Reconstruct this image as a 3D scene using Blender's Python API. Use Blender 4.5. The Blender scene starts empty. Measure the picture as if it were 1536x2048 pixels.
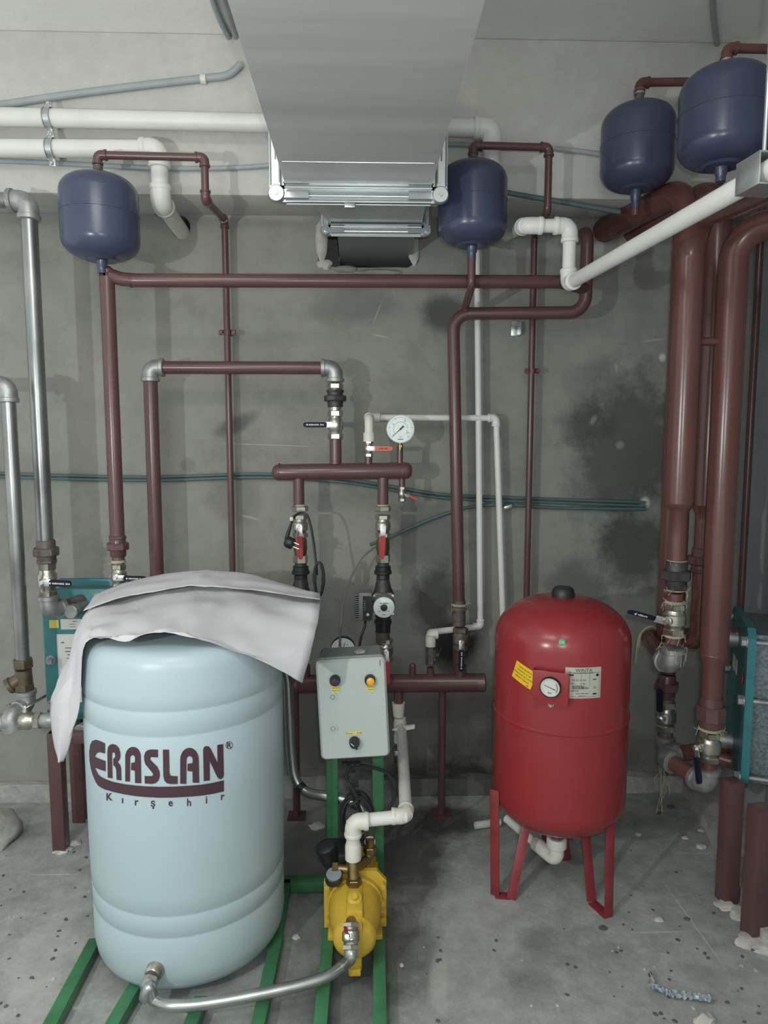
import bpy, bmesh, math, random
from mathutils import Vector as V, Matrix, Euler, noise
random.seed(7)
C = bpy.context.scene.collection
SC = bpy.context.scene

# ------------------------------------------------------------------ camera
F = 1400.0
PITCH, YAW = math.radians(6.0), math.radians(1.75)
CAMP = V((0, 0, 1.5))
ROT = Euler((math.pi/2 - PITCH, 0, -YAW)).to_matrix()
cd = bpy.data.cameras.new('camera'); cam = bpy.data.objects.new('camera', cd); C.objects.link(cam)
cam.location = CAMP; cam.rotation_euler = Euler((math.pi/2 - PITCH, 0, -YAW))
cd.sensor_fit = 'HORIZONTAL'; cd.sensor_width = 36; cd.lens = 36*F/1536; cd.clip_start = .02
SC.camera = cam
# ------------------------------------------------------------------ light
w = bpy.data.worlds.new('world'); SC.world = w; w.use_nodes = True
w.node_tree.nodes['Background'].inputs[0].default_value = (.92, .96, .98, 1)
w.node_tree.nodes['Background'].inputs[1].default_value = .95
def lamp(name, loc, power, size, col):
    d = bpy.data.lights.new(name, 'POINT'); d.energy = power; d.shadow_soft_size = size; d.color = col
    o = bpy.data.objects.new(name, d); C.objects.link(o); o.location = loc; return o
lamp('torch_light', (-1.2, .1, 1.5), 62, .02, (.95, 1, .97))
lamp('flash_light', (.03, -.02, 1.56), 26, .012, (.93, .98, 1))
def area(name, loc, rot, power, sx, sy, col):
    d = bpy.data.lights.new(name, 'AREA'); d.energy = power; d.shape = 'RECTANGLE'; d.size = sx; d.size_y = sy; d.color = col
    o = bpy.data.objects.new(name, d); C.objects.link(o); o.location = loc; o.rotation_euler = rot; return o
area('ceiling_lamp_light', (-.3, .2, 2.8), (math.radians(12), 0, 0), 22, 1.2, .4, (1, .98, .94))
lamp('ceiling_fill_light', (-.6, .95, 2.2), 5.5, .12, (1, .99, .95))  # unseen soft fill, added to lift the ceiling brightness
SC.view_settings.view_transform = 'Standard'
try: SC.view_settings.look = 'None'
except Exception: pass
SC.view_settings.gamma = 1; SC.view_settings.use_curve_mapping = False
SC.view_settings.exposure = 0.0

# ------------------------------------------------------------------ helpers
def ray(px, py): return ROT @ V(((px-768)/F, -(py-1024)/F, -1))
def P(px, py, Y):
    d = ray(px, py); return CAMP + d*(Y/d.y)
def G(px, py, z=0.):
    d = ray(px, py); return CAMP + d*((z-1.5)/d.z)
def lin(c):
    c /= 255.; return c/12.92 if c <= .04045 else ((c+.055)/1.055)**2.4
def rgb(r, g, b, k=1.): return (min(lin(r)*k, .95), min(lin(g)*k, .95), min(lin(b)*k, .95), 1)

def mat(name, col, rough=.5, metal=0., var=.12, scale=12., bump=0., bscale=60., col2=None, spec=.5, sss=0, stretch=None):
    m = bpy.data.materials.new(name); m.use_nodes = True; nt = m.node_tree; N = nt.nodes; L = nt.links
    b = N['Principled BSDF']; b.inputs['Roughness'].default_value = rough; b.inputs['Metallic'].default_value = metal
    b.inputs['Specular IOR Level'].default_value = spec
    tc = N.new('ShaderNodeTexCoord'); src = tc.outputs['Object']
    if stretch:
        mp = N.new('ShaderNodeMapping'); mp.inputs['Scale'].default_value = stretch; L.new(src, mp.inputs[0]); src = mp.outputs[0]
    n = N.new('ShaderNodeTexNoise'); n.inputs['Scale'].default_value = scale; n.inputs['Detail'].default_value = 6; L.new(src, n.inputs[0])
    r = N.new('ShaderNodeValToRGB'); r.color_ramp.elements[0].position = .3; r.color_ramp.elements[1].position = .7
    c2 = col2 or tuple(min(1, c*(1+var)) for c in col[:3])+(1,)
    r.color_ramp.elements[0].color = tuple(c*(1-var) for c in col[:3])+(1,); r.color_ramp.elements[1].color = c2
    L.new(n.outputs[0], r.inputs[0]); L.new(r.outputs[0], b.inputs['Base Color'])
    if bump:
        n2 = N.new('ShaderNodeTexNoise'); n2.inputs['Scale'].default_value = bscale; n2.inputs['Detail'].default_value = 5; L.new(src, n2.inputs[0])
        bp = N.new('ShaderNodeBump'); bp.inputs['Strength'].default_value = bump; bp.inputs['Distance'].default_value = .004
        L.new(n2.outputs[0], bp.inputs['Height']); L.new(bp.outputs[0], b.inputs['Normal'])
    return m

def surf(name, base, dark, light, axes, stains_shade, scale=1.6, bump=.35, rough=.9, fine=30., pos=(.36, .64)):
    """mottled cement; stains: (u, v, ru, rv, angle_deg, (r,g,b), strength, noisiness)"""
    m = bpy.data.materials.new(name); m.use_nodes = True; nt = m.node_tree; N = nt.nodes; L = nt.links
    b = N['Principled BSDF']; b.inputs['Roughness'].default_value = rough; b.inputs['Specular IOR Level'].default_value = .25
    g = N.new('ShaderNodeNewGeometry'); sp = N.new('ShaderNodeSeparateXYZ'); L.new(g.outputs['Position'], sp.inputs[0])
    def nz(s, d=6, r=.55):
        n = N.new('ShaderNodeTexNoise'); n.inputs['Scale'].default_value = s; n.inputs['Detail'].default_value = d
        n.inputs['Roughness'].default_value = r; L.new(g.outputs['Position'], n.inputs[0]); return n.outputs[0]
    n1 = nz(scale); n2 = nz(fine, 4, .6); n3 = nz(scale*5, 6, .65)
    r = N.new('ShaderNodeValToRGB'); e = r.color_ramp.elements
    e[0].position = pos[0]; e[0].color = dark; e[1].position = pos[1]; e[1].color = light
    k = e.new(.5); k.color = base
    mx = N.new('ShaderNodeMath'); mx.operation = 'MULTIPLY_ADD'; mx.inputs[1].default_value = .45; L.new(n3, mx.inputs[0])
    m2 = N.new('ShaderNodeMath'); m2.operation = 'MULTIPLY_ADD'; m2.inputs[1].default_value = .4; L.new(n1, m2.inputs[0])
    m3 = N.new('ShaderNodeMath'); m3.operation = 'MULTIPLY'; m3.inputs[1].default_value = .15; L.new(n2, m3.inputs[0])
    L.new(m3.outputs[0], m2.inputs[2]); L.new(m2.outputs[0], mx.inputs[2]); L.new(mx.outputs[0], r.inputs[0])
    cur = r.outputs[0]
    nd = nz(7, 5, .7)
    cb = N.new('ShaderNodeCombineXYZ')
    L.new(sp.outputs[axes[0]], cb.inputs[0]); L.new(sp.outputs[axes[1]], cb.inputs[1])
    for (u, v, ru, rv, a, col, st, ns) in stains_shade:
        mp = N.new('ShaderNodeMapping'); mp.vector_type = 'TEXTURE'
        mp.inputs['Location'].default_value = (u, v, 0); mp.inputs['Rotation'].default_value = (0, 0, math.radians(a)); mp.inputs['Scale'].default_value = (ru, rv, 1)
        L.new(cb.outputs[0], mp.inputs[0])
        ln = N.new('ShaderNodeVectorMath'); ln.operation = 'LENGTH'; L.new(mp.outputs[0], ln.inputs[0])
        ad = N.new('ShaderNodeMath'); ad.operation = 'MULTIPLY_ADD'; ad.inputs[1].default_value = ns; L.new(nd, ad.inputs[0]); L.new(ln.outputs['Value'], ad.inputs[2])
        mr = N.new('ShaderNodeMapRange'); mr.interpolation_type = 'SMOOTHSTEP'
        mr.inputs['From Min'].default_value = .35+.5*ns; mr.inputs['From Max'].default_value = 1.0+.5*ns
        mr.inputs['To Min'].default_value = st; mr.inputs['To Max'].default_value = 0
        L.new(ad.outputs[0], mr.inputs['Value'])
        mi = N.new('ShaderNodeMix'); mi.data_type = 'RGBA'; L.new(mr.outputs[0], mi.inputs[0]); L.new(cur, mi.inputs[6])
        mi.inputs[7].default_value = col; cur = mi.outputs[2]
    L.new(cur, b.inputs['Base Color'])
    bp = N.new('ShaderNodeBump'); bp.inputs['Strength'].default_value = bump; bp.inputs['Distance'].default_value = .006
    L.new(n3, bp.inputs['Height']); L.new(bp.outputs[0], b.inputs['Normal'])
    return m

class MB:
    def __init__(s): s.v = []; s.f = []; s.sm = []
    def add(s, vs, fs, smooth=True):
        o = len(s.v); s.v += [V(x) for x in vs]; s.f += [tuple(i+o for i in f) for f in fs]; s.sm += [smooth]*len(fs); return s
    def sweep(s, pts, r, seg=18, cap=True, smooth=True, bend=None, wall=None):
        pts = [V(p) for p in pts]
        if bend: pts = fillet(pts, bend)
        n = len(pts); rs = r if isinstance(r, (list, tuple)) else [r]*n
        t0 = (pts[1]-pts[0]).normalized()
        u = t0.orthogonal().normalized(); vs = []; fs = []
        for i, p in enumerate(pts):
            t = ((pts[min(i+1, n-1)]-p).normalized() + (p-pts[max(i-1, 0)]).normalized())
            t = t.normalized() if t.length > 1e-6 else t0
            u = (u - t*u.dot(t)).normalized(); w_ = t.cross(u)
            for k in range(seg):
                a = 2*math.pi*k/seg; vs.append(p + (u*math.cos(a)+w_*math.sin(a))*rs[i])
        for i in range(n-1):
            for k in range(seg):
                k2 = (k+1) % seg; fs.append((i*seg+k, i*seg+k2, (i+1)*seg+k2, (i+1)*seg+k))
        s.add(vs, fs, smooth)
        if cap: s.add(vs[:seg], [tuple(range(seg))[::-1]], False); s.add(vs[-seg:], [tuple(range(seg))], False)
        return s
    def lathe(s, o, d, prof, seg=24, smooth=True, up=None, rot=0):
        o = V(o); d = V(d).normalized(); u = V(up) if up else d.orthogonal(); u = (u-d*u.dot(d)).normalized(); w_ = d.cross(u)
        vs = []; fs = []
        for (t, r) in prof:
            for k in range(seg):
                a = 2*math.pi*k/seg+rot; vs.append(o+d*t+(u*math.cos(a)+w_*math.sin(a))*max(r, 1e-5))
        for i in range(len(prof)-1):
            for k in range(seg):
                k2 = (k+1) % seg; fs.append((i*seg+k, i*seg+k2, (i+1)*seg+k2, (i+1)*seg+k))
        fs.append(tuple(range(seg))[::-1]); b = (len(prof)-1)*seg; fs.append(tuple(range(b, b+seg)))
        return s.add(vs, fs, smooth)
    def hexa(s, o, d, l, r, rot=0, n=6, up=(0, 0, 1)):
        d_ = V(d).normalized()
        if abs(d_.dot(V(up))) > .95: up = (1, 0, 0)
        c = r*.08
        return s.lathe(o, d, [(0, r-c), (c, r), (l-c, r), (l, r-c)], n, False, up, rot)
    def box(s, c, sz, x=None, y=None, z=None, bev=0):
        c = V(c); x = V(x or (1, 0, 0)).normalized(); z = V(z).normalized() if z else None
        if y is None:
            z = z or V((0, 0, 1)); y = z.cross(x).normalized(); z = x.cross(y)
        else: y = V(y).normalized(); z = z or x.cross(y).normalized()
        bm = bmesh.new(); bmesh.ops.create_cube(bm, size=1)
        for v in bm.verts: v.co = V((v.co.x*sz[0], v.co.y*sz[1], v.co.z*sz[2]))
        if bev: bmesh.ops.bevel(bm, geom=bm.edges[:], offset=bev, segments=2, affect='EDGES', profile=.5)
        bm.verts.index_update()
        s.add([c+x*v.co.x+y*v.co.y+z*v.co.z for v in bm.verts], [tuple(v.index for v in f.verts) for f in bm.faces], False); bm.free(); return s
    def bar(s, a, b, wx, wz, up=(0, 0, 1), bev=.002):
        a = V(a); b = V(b); d = (b-a); y = d.normalized(); x = y.cross(V(up)).normalized(); z = x.cross(y)
        return s.box((a+b)/2, (wx, d.length, wz), x, y, z, bev)
    def prism(s, pts2, o, u, v, n, th, smooth=False):
        o = V(o); u = V(u); v = V(v); n = V(n); k = len(pts2)
        a = [o+u*p[0]+v*p[1] for p in pts2]; b = [p+n*th for p in a]
        s.add(a+b, [tuple(range(k))[::-1], tuple(range(k, 2*k))], False)
        return s.add(a+b, [(i, (i+1) % k, (i+1) % k+k, i+k) for i in range(k)], smooth)
    def blob(s, c, r, amp=.25, sub=2, seed=0, sq=(1, 1, 1)):
        bm = bmesh.new(); bmesh.ops.create_icosphere(bm, subdivisions=sub, radius=1)
        vs = []
        for v in bm.verts:
            d = 1+amp*noise.noise(v.co*1.6+V((seed*3.1, seed*1.7, 0))); vs.append(V(c)+V((v.co.x*sq[0], v.co.y*sq[1], v.co.z*sq[2]))*d*r)
        bm.verts.index_update(); s.add(vs, [tuple(v.index for v in f.verts) for f in bm.faces], sub > 1); bm.free(); return s
    def build(s, name, m, parent=None, origin=None, ang=40):
        me = bpy.data.meshes.new(name)
        if parent is not None: org = ORG[parent.name]
        elif origin is not None: org = V(origin)
        else:
            xs = [v.x for v in s.v]; ys = [v.y for v in s.v]; zs = [v.z for v in s.v]
            org = V(((min(xs)+max(xs))/2, (min(ys)+max(ys))/2, min(zs)))
        me.from_pydata([v-org for v in s.v], [], s.f); me.validate()
        bm = bmesh.new(); bm.from_mesh(me); bmesh.ops.remove_doubles(bm, verts=bm.verts, dist=1e-6); bmesh.ops.recalc_face_normals(bm, faces=bm.faces); bm.to_mesh(me); bm.free()
        me.shade_smooth()
        try: me.set_sharp_from_angle(angle=math.radians(ang))
        except Exception: pass
        me.materials.append(m)
        o = bpy.data.objects.new(name, me); C.objects.link(o)
        if parent is not None: o.parent = parent; ORG[o.name] = org
        else: o.location = org; ORG[o.name] = org
        return o
ORG = {}
def fillet(pts, b, n=8):
    out = [pts[0]]
    for i in range(1, len(pts)-1):
        a, p, c = pts[i-1], pts[i], pts[i+1]; d1 = (a-p); d2 = (c-p); l1, l2 = d1.length, d2.length; d1.normalize(); d2.normalize()
        th = math.pi - d1.angle(d2)
        if th < .02: out.append(p); continue
        t = min(b*math.tan(th/2), l1*.49, l2*.49); bb = t/math.tan(th/2)
        cen = p+(d1+d2).normalized()*(bb/math.cos(th/2)); s0 = p+d1*t-cen; s1 = p+d2*t-cen
        e0 = -d1; ex = (p-cen).length; rr_0 = s0.length
        v2 = (s1-s0*(s0.dot(s1)/s0.length_squared)).normalized()*rr_0
        for k in range(n+1): out.append(cen+s0*math.cos(th*k/n)+v2*math.sin(th*k/n))
    out.append(pts[-1]); return out
def smooth_path(ctrl, n=8):
    ctrl = [V(c) for c in ctrl]; c = [ctrl[0]*2-ctrl[1]]+ctrl+[ctrl[-1]*2-ctrl[-2]]; out = []
    for i in range(1, len(c)-2):
        p0, p1, p2, p3 = c[i-1:i+3]
        for k in range(n):
            t = k/n; out.append(.5*((2*p1)+(-p0+p2)*t+(2*p0-5*p1+4*p2-p3)*t*t+(-p0+3*p1-3*p2+p3)*t**3))
    out.append(ctrl[-1]); return out
def tag(o, label, cat, group=None, kind=None):
    o['label'] = label; o['category'] = cat
    if group: o['group'] = group
    if kind: o['kind'] = kind
    return o
def thing(name, loc, label, cat, group=None):
    o = bpy.data.objects.new(name, None); C.objects.link(o); o.location = V(loc); o.empty_display_size = .05; ORG[o.name] = V(loc)
    return tag(o, label, cat, group)
def struct(o): o['kind'] = 'structure'; return o
def flat2d(splines=None, text=None, size=1., bold=0):
    """2D filled outline(s) or text -> (verts, faces); '#'-strings give small unreadable print marks"""
    if text is not None and text.startswith('#'):
        x = 0.; splines = []; rnd = random.Random(len(text)*7+ord(text[-1]))
        for ch in text[1:]:
            if ch == '<': splines.append([(x, 0), (x+size*.5, size*.5), (x+size, 0), (x+size*.5, -size*.5)]); x += size*1.35
            elif ch == ' ': x += size*.5
            else:
                h = size*rnd.uniform(.24, .38); splines.append([(x, -h), (x+size*.42, -h), (x+size*.42, h), (x, h)]); x += size*.58
        splines = [[(p[0]-x/2, p[1]) for p in q] for q in splines]; text = None
    if text is not None:
        cu = bpy.data.curves.new('t', 'FONT'); cu.body = text; cu.size = size; cu.align_x = 'CENTER'; cu.align_y = 'CENTER'; cu.resolution_u = 3; cu.offset = bold*size
    else:
        cu = bpy.data.curves.new('t', 'CURVE'); cu.dimensions = '2D'; cu.fill_mode = 'BOTH'
        for sp in splines:
            s = cu.splines.new('POLY'); s.points.add(len(sp)-1); s.use_cyclic_u = True
            for i, p in enumerate(sp): s.points[i].co = (p[0], p[1], 0, 1)
    o = bpy.data.objects.new('t', cu); me = bpy.data.meshes.new_from_object(o)
    vs = [v.co.copy() for v in me.vertices]; fs = [tuple(p.vertices) for p in me.polygons]
    bpy.data.objects.remove(o); bpy.data.meshes.remove(me); bpy.data.curves.remove(cu)
    return vs, fs
def cut(vs, fs, step):
    bm = bmesh.new(); b = [bm.verts.new(v) for v in vs]
    for f in fs:
        try: bm.faces.new([b[i] for i in f])
        except Exception: pass
    for ax in (0, 1):
        if not step[ax]: continue
        lo = min(v.co[ax] for v in bm.verts); hi = max(v.co[ax] for v in bm.verts); x = lo+step[ax]
        while x < hi:
            n = [0, 0, 0]; n[ax] = 1; c = [0, 0, 0]; c[ax] = x
            bmesh.ops.bisect_plane(bm, geom=bm.verts[:]+bm.edges[:]+bm.faces[:], plane_co=c, plane_no=n); x += step[ax]
    bm.verts.index_update(); r = [v.co.copy() for v in bm.verts], [tuple(v.index for v in f.verts) for f in bm.faces]; bm.free(); return r
def textmb(mb, s, size, o, u, v, n, off=.0006, dx=0, dy=0):
    vs, fs = flat2d(text=s, size=size); o = V(o); u = V(u).normalized(); v = V(v).normalized(); n = V(n).normalized()
    mb.add([o+u*(p.x+dx)+v*(p.y+dy)+n*off for p in vs], fs, False)

# ------------------------------------------------------------------ materials
M = {}
M['oxide'] = mat('red_oxide_paint', (.105, .052, .050, 1), .27, var=.12, scale=5, bump=.06, bscale=40)
M['oxide_big'] = mat('red_oxide_paint_big', (.122, .050, .044, 1), .24, var=.12, scale=4, bump=.06, bscale=25)
M['ppr'] = mat('white_plastic_pipe', (.70, .70, .655, 1), .42, var=.05, scale=9)
M['ppr2'] = mat('beige_plastic_fitting', (.66, .64, .57, 1), .45, var=.05, scale=9)
M['galv'] = mat('galvanised_steel', (.27, .285, .275, 1), .3, .8, var=.5, scale=9, bump=.08, stretch=(1, 1, .35))
M['galv_old'] = mat('galvanised_fitting', (.34, .35, .34, 1), .45, .65, var=.25, scale=30, bump=.15, bscale=90)
M['zinc'] = mat('zinc_sheet', (.55, .58, .58, 1), .3, .85, var=.10, scale=4)
M['duct'] = mat('duct_sheet', (.56, .57, .56, 1), .45, .35, var=.13, scale=3.5, stretch=(.25, 2.2, 1), bump=.02, bscale=9)
M['flex'] = mat('steel_hose', (.40, .42, .40, 1), .33, .85, var=.12, scale=20)
M['iron'] = mat('dark_iron', (.055, .052, .052, 1), .5, .4, var=.3, scale=40, bump=.2)
M['oldiron'] = mat('rusty_iron', (.13, .11, .095, 1), .6, .4, var=.35, scale=40, bump=.25)
M['brass'] = mat('brass', (.24, .175, .075, 1), .33, .85, var=.25, scale=30)
M['nickel'] = mat('nickel_plated_brass', (.46, .44, .38, 1), .28, .9, var=.2, scale=35)
M['chrome'] = mat('chrome_lever', (.75, .76, .75, 1), .22, .9, var=.05)
M['redhandle'] = mat('red_vinyl', (.36, .02, .035, 1), .4, var=.1)
M['orange'] = mat('orange_vinyl', (.55, .10, .045, 1), .42, var=.1)
M['navy'] = mat('navy_vinyl', (.010, .013, .028, 1), .6, var=.2, spec=.2)
M['bluetank'] = mat('blue_enamel', (.050, .060, .108, 1), .26, var=.10, scale=5)
M['redtank'] = mat('red_enamel', (.27, .028, .032, 1), .24, var=.07, scale=4, bump=.02, bscale=14)
M['redleg'] = mat('red_leg_paint', (.23, .03, .035, 1), .4, var=.2, scale=14)
M['black'] = mat('black_plastic', (.016, .018, .02, 1), .42, var=.2)
M['rubber'] = mat('black_cable', (.022, .026, .026, 1), .5, var=.2)
M['yellow'] = mat('yellow_cast_paint', (.56, .37, .04, 1), .45, var=.1, scale=9, bump=.15, bscale=160)
M['green'] = mat('green_paint', (.045, .165, .075, 1), .42, var=.2, scale=14, bump=.05)
M['teal'] = mat('teal_paint', (.030, .17, .185, 1), .42, var=.15, scale=9)
M['barrel'] = mat('pale_blue_plastic', (.37, .46, .485, 1), .38, var=.035, scale=3)
M['paper'] = mat('paper', (.50, .495, .51, 1), .8, var=.05, scale=9, bump=.1, bscale=14)
M['conduit'] = mat('grey_conduit', (.34, .38, .39, 1), .55, var=.1)
M['conduit_t'] = mat('dark_teal_conduit', (.085, .13, .135, 1), .55, var=.1)
M['cable'] = mat('grey_cable', (.17, .17, .165, 1), .6)
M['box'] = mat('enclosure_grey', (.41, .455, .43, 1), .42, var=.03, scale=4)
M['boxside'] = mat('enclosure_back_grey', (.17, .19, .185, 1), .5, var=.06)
M['ylabel'] = mat('yellow_label', (.66, .58, .12, 1), .5, var=.04)
M['ylabel2'] = mat('golden_label', (.75, .48, .02, 1), .45, var=.03)
M['wlabel'] = mat('white_label', (.56, .57, .52, 1), .4, var=.04)
M['silver_label'] = mat('silver_label', (.50, .50, .42, 1), .38, .2, var=.06, scale=6)
M['ink'] = mat('black_ink', (.015, .014, .014, 1), .5)
M['maroon'] = mat('maroon_ink', (.052, .022, .030, 1), .45, var=.05)
M['dial'] = mat('dial_white', (.66, .74, .71, 1), .3, var=.02)
M['redink'] = mat('red_ink', (.5, .12, .10, 1), .5)
M['amber'] = mat('amber_lens', (.72, .36, .03, 1), .25, var=.05)
M['whitelabel_g'] = mat('grey_print', (.25, .27, .26, 1), .5)
M['pumpgrey'] = mat('pump_grey', (.20, .205, .19, 1), .5, .3, var=.15, scale=20)
M['hemp'] = mat('hemp_fibre', (.42, .37, .27, 1), .9, var=.2)
M['plaster'] = mat('plaster_lump', (.48, .47, .43, 1), .95, var=.15, scale=30, bump=.5)
M['stone'] = mat('rubble', (.28, .29, .27, 1), .95, var=.25, scale=60, bump=.4)
M['darkstone'] = mat('dark_rubble', (.10, .105, .10, 1), .95, var=.25, scale=60)
M['greensticker'] = mat('green_sticker', (.04, .25, .11, 1), .4)
M['film'] = mat('clear_blue_film', (.42, .46, .47, 1), .3, var=.1, scale=14, col2=(.24, .32, .40, 1))
M['void'] = mat('dark_hole', (.03, .03, .03, 1), .9)
M['pack'] = mat('plate_pack_steel', (.18, .22, .24, 1), .4, .6, var=.4, scale=110)

# ------------------------------------------------------------------ setting
YW, YB = 2.84, 2.61
def wp(px, py, Y=YW): p = P(px, py, Y); return p.x, p.z
def st(px, py, rx, ry, a, col, s, ns=.8):
    x, z = wp(px, py); k = YW/F; return (x, z, rx*k, ry*k, -a, col, s, ns)
D1 = (.06, .062, .058, 1); SOOT_BLACK = (.012, .012, .012, 1); LT = (.42, .42, .38, 1)
wall_stain_shade = [
 st(1260, 900, 150, 230, 20, D1, .75, 1.6), st(1170, 850, 70, 60, 0, D1, .7, 1.2), st(1270, 1090, 110, 130, 0, D1, .8, 1.4), st(1200, 770, 90, 60, 0, D1, .3, 1.2),
 st(885, 625, 62, 50, 10, SOOT_BLACK, .62, .9), st(1150, 1180, 90, 90, 0, D1, .5, 1.2),
 st(905, 1290, 75, 75, 0, SOOT_BLACK, .95, .7), st(870, 1200, 70, 100, 20, D1, .9, .9), st(850, 1080, 110, 120, 0, D1, .5, 1.3),
 st(700, 610, 120, 55, 0, D1, .35, 1.), st(470, 850, 60, 22, -25, D1, .6, .8), st(470, 990, 80, 70, 0, D1, .3, 1.), st(720, 1450, 500, 190, 0, D1, .55, 1.),  # last ellipse paints the shade on the lower wall behind the barrel
 st(1100, 1520, 320, 110, 0, D1, .6, 1.), st(600, 1230, 260, 110, 0, D1, .35, 1.), st(880, 1560, 240, 60, 0, SOOT_BLACK, .7, .8),  # broad dark ellipses; the one behind the paper paints its shade
 st(540, 890, 140, 1.4, 2, LT, .6, .1), st(755, 625, 34, 1.7, -68, LT, .55, .1), st(760, 672, 24, 2.4, 12, LT, .75, .1), st(787, 582, 12, 1.1, 80, LT, .5, .1),
 st(1308, 680, 34, 3, -8, LT, .6, .1), st(1232, 735, 13, 3, 80, LT, .5, .1), st(1325, 715, 10, 11, 0, (.6, .6, .55, 1), .9, .4), st(1290, 1006, 14, 17, 0, (.6, .6, .55, 1), .9, .4), st(1240, 890, 12, 12, 0, LT, .4, .5),
 st(1000, 870, 4, 12, 0, SOOT_BLACK, .5, .2), st(500, 1035, 26, 3, 14, LT, .6, .2), st(1187, 840, 8, 14, 30, LT, .4, .5), st(375, 930, 20, 20, 0, D1, .3, 1),
 st(660, 452, 50, 60, 0, (.30, .28, .26, 1), .4, .8), st(560, 430, 110, 16, 2, LT, .6, .9), st(430, 428, 90, 10, 2, LT, .5, .6), st(1230, 498, 130, 18, -2, LT, .7, .9), st(1070, 500, 100, 18, 0, LT, .4, .9),
 st(1250, 560, 110, 40, 0, D1, .25, 1.),
]
m_wall = surf('wall_cement', (.262, .264, .234, 1), (.208, .21, .188, 1), (.30, .302, .27, 1), ('X', 'Z'), wall_stain_shade, 1.3, .25)
m_wall_r = surf('wall_cement_right', (.33, .355, .365, 1), (.28, .30, .31, 1), (.38, .40, .41, 1), ('Y', 'Z'), [], 1.3, .25)
m_beam = surf('painted_plaster', (.52, .515, .48, 1), (.47, .47, .44, 1), (.58, .575, .54, 1), ('X', 'Z'), [], 1.5, .3)
m_ceil = surf('ceiling_plaster', (.82, .81, .77, 1), (.78, .77, .73, 1), (.86, .85, .81, 1), ('X', 'Y'), [], 1.5, .35)
def fs_(px, py, rx, ry, a, col, s, ns=.8):
    p = G(px, py); k = p.y/F; return (p.x, p.y, rx*k, ry*k, a, col, s, ns)
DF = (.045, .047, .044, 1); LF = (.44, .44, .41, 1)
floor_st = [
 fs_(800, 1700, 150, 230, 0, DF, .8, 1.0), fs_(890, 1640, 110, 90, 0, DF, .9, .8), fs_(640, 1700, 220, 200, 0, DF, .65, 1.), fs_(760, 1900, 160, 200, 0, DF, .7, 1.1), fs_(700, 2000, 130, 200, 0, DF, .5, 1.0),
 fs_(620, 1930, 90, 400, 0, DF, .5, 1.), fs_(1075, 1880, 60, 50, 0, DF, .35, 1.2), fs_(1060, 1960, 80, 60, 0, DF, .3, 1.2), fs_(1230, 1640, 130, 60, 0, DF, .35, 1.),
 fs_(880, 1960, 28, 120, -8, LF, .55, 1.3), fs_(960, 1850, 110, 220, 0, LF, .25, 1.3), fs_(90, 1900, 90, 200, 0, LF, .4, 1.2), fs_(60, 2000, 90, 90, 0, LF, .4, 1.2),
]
a, b = G(1310, 1740), G(1485, 1985); floor_st.append(((a.x+b.x)/2, (a.y+b.y)/2, (a-b).length/2, .004, math.degrees(math.atan2(b.y-a.y, b.x-a.x)), (.5, .5, .48, 1), .6, .15))
for q in ((40, 1750, 185, 1748), (1240, 1866, 1400, 1862), (1340, 1706, 1440, 1708)):
    a, b = G(q[0], q[1]), G(q[2], q[3]); floor_st.append(((a.x+b.x)/2, (a.y+b.y)/2, (a-b).length/2, .005, math.degrees(math.atan2(b.y-a.y, b.x-a.x)), (.5, .5, .48, 1), .55, .15))
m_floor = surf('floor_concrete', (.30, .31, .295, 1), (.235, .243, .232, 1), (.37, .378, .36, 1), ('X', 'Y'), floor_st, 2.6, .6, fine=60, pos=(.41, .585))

fl = MB(); fl.box((0, .9, -.05), (5.6, 4.6, .1)); struct(fl.build('floor', m_floor, origin=(0, 0, 0)))
ce = MB(); ce.box((0, .9, 2.95), (5.6, 4.6, .1)); struct(ce.build('ceiling', m_ceil, origin=(0, 0, 0)))
# back wall with the duct opening
hx0, hz0 = wp(636, 535); hx1, hz1 = wp(838, 440)
X0, X1 = -2.6, 1.62
wb = MB()
n = 14
def panel(mb, x0, x1, z0, z1, y0=YW, y1=YW+.22): mb.box(((x0+x1)/2, (y0+y1)/2, (z0+z1)/2), (x1-x0, y1-y0, z1-z0))
hole = []
for i in range(28):
    t = i/28*2*math.pi; cx, cz = (hx0+hx1)/2, (hz0+hz1)/2; ex = (abs(math.cos(t))**.35)*math.copysign(1, math.cos(t)); ez = (abs(math.sin(t))**.35)*math.copysign(1, math.sin(t))
    k = 1+.07*noise.noise(V((i*.9, 3, 1))); hole.append((cx+ex*(hx1-hx0)/2*k, cz+ez*(hz1-hz0)/2*k))
hx2, hz2 = wp(362, 455); hole2 = [(hx2+.036*math.cos(i/16*2*math.pi)*(1+.3*noise.noise(V((i, 0, 5)))), hz2+.045*math.sin(i/16*2*math.pi)*(1+.3*noise.noise(V((i, 2, 5))))) for i in range(16)]
vs, fs = flat2d(splines=[[(X0, 0), (X1, 0), (X1, 2.9), (X0, 2.9)], hole, hole2])
wb.add([(v.x, YW, v.y) for v in vs], fs, False)
for h in (hole, hole2):
    k = len(h); wb.add([(p[0], YW, p[1]) for p in h]+[(p[0], YW+.2, p[1]) for p in h], [(i, (i+1) % k, (i+1) % k+k, i+k) for i in range(k)]+[tuple(range(k, 2*k))], False)
struct(wb.build('wall_back', m_wall, origin=(0, 0, 0)))
bmz = P(600, 392, YB).z
be = MB(); be.box((-.45, (YB+YW)/2, (bmz+2.9)/2), (4.3, YW-YB, 2.9-bmz), bev=.008); struct(be.build('trim_1', m_beam, origin=(0, 0, 0)))
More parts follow.
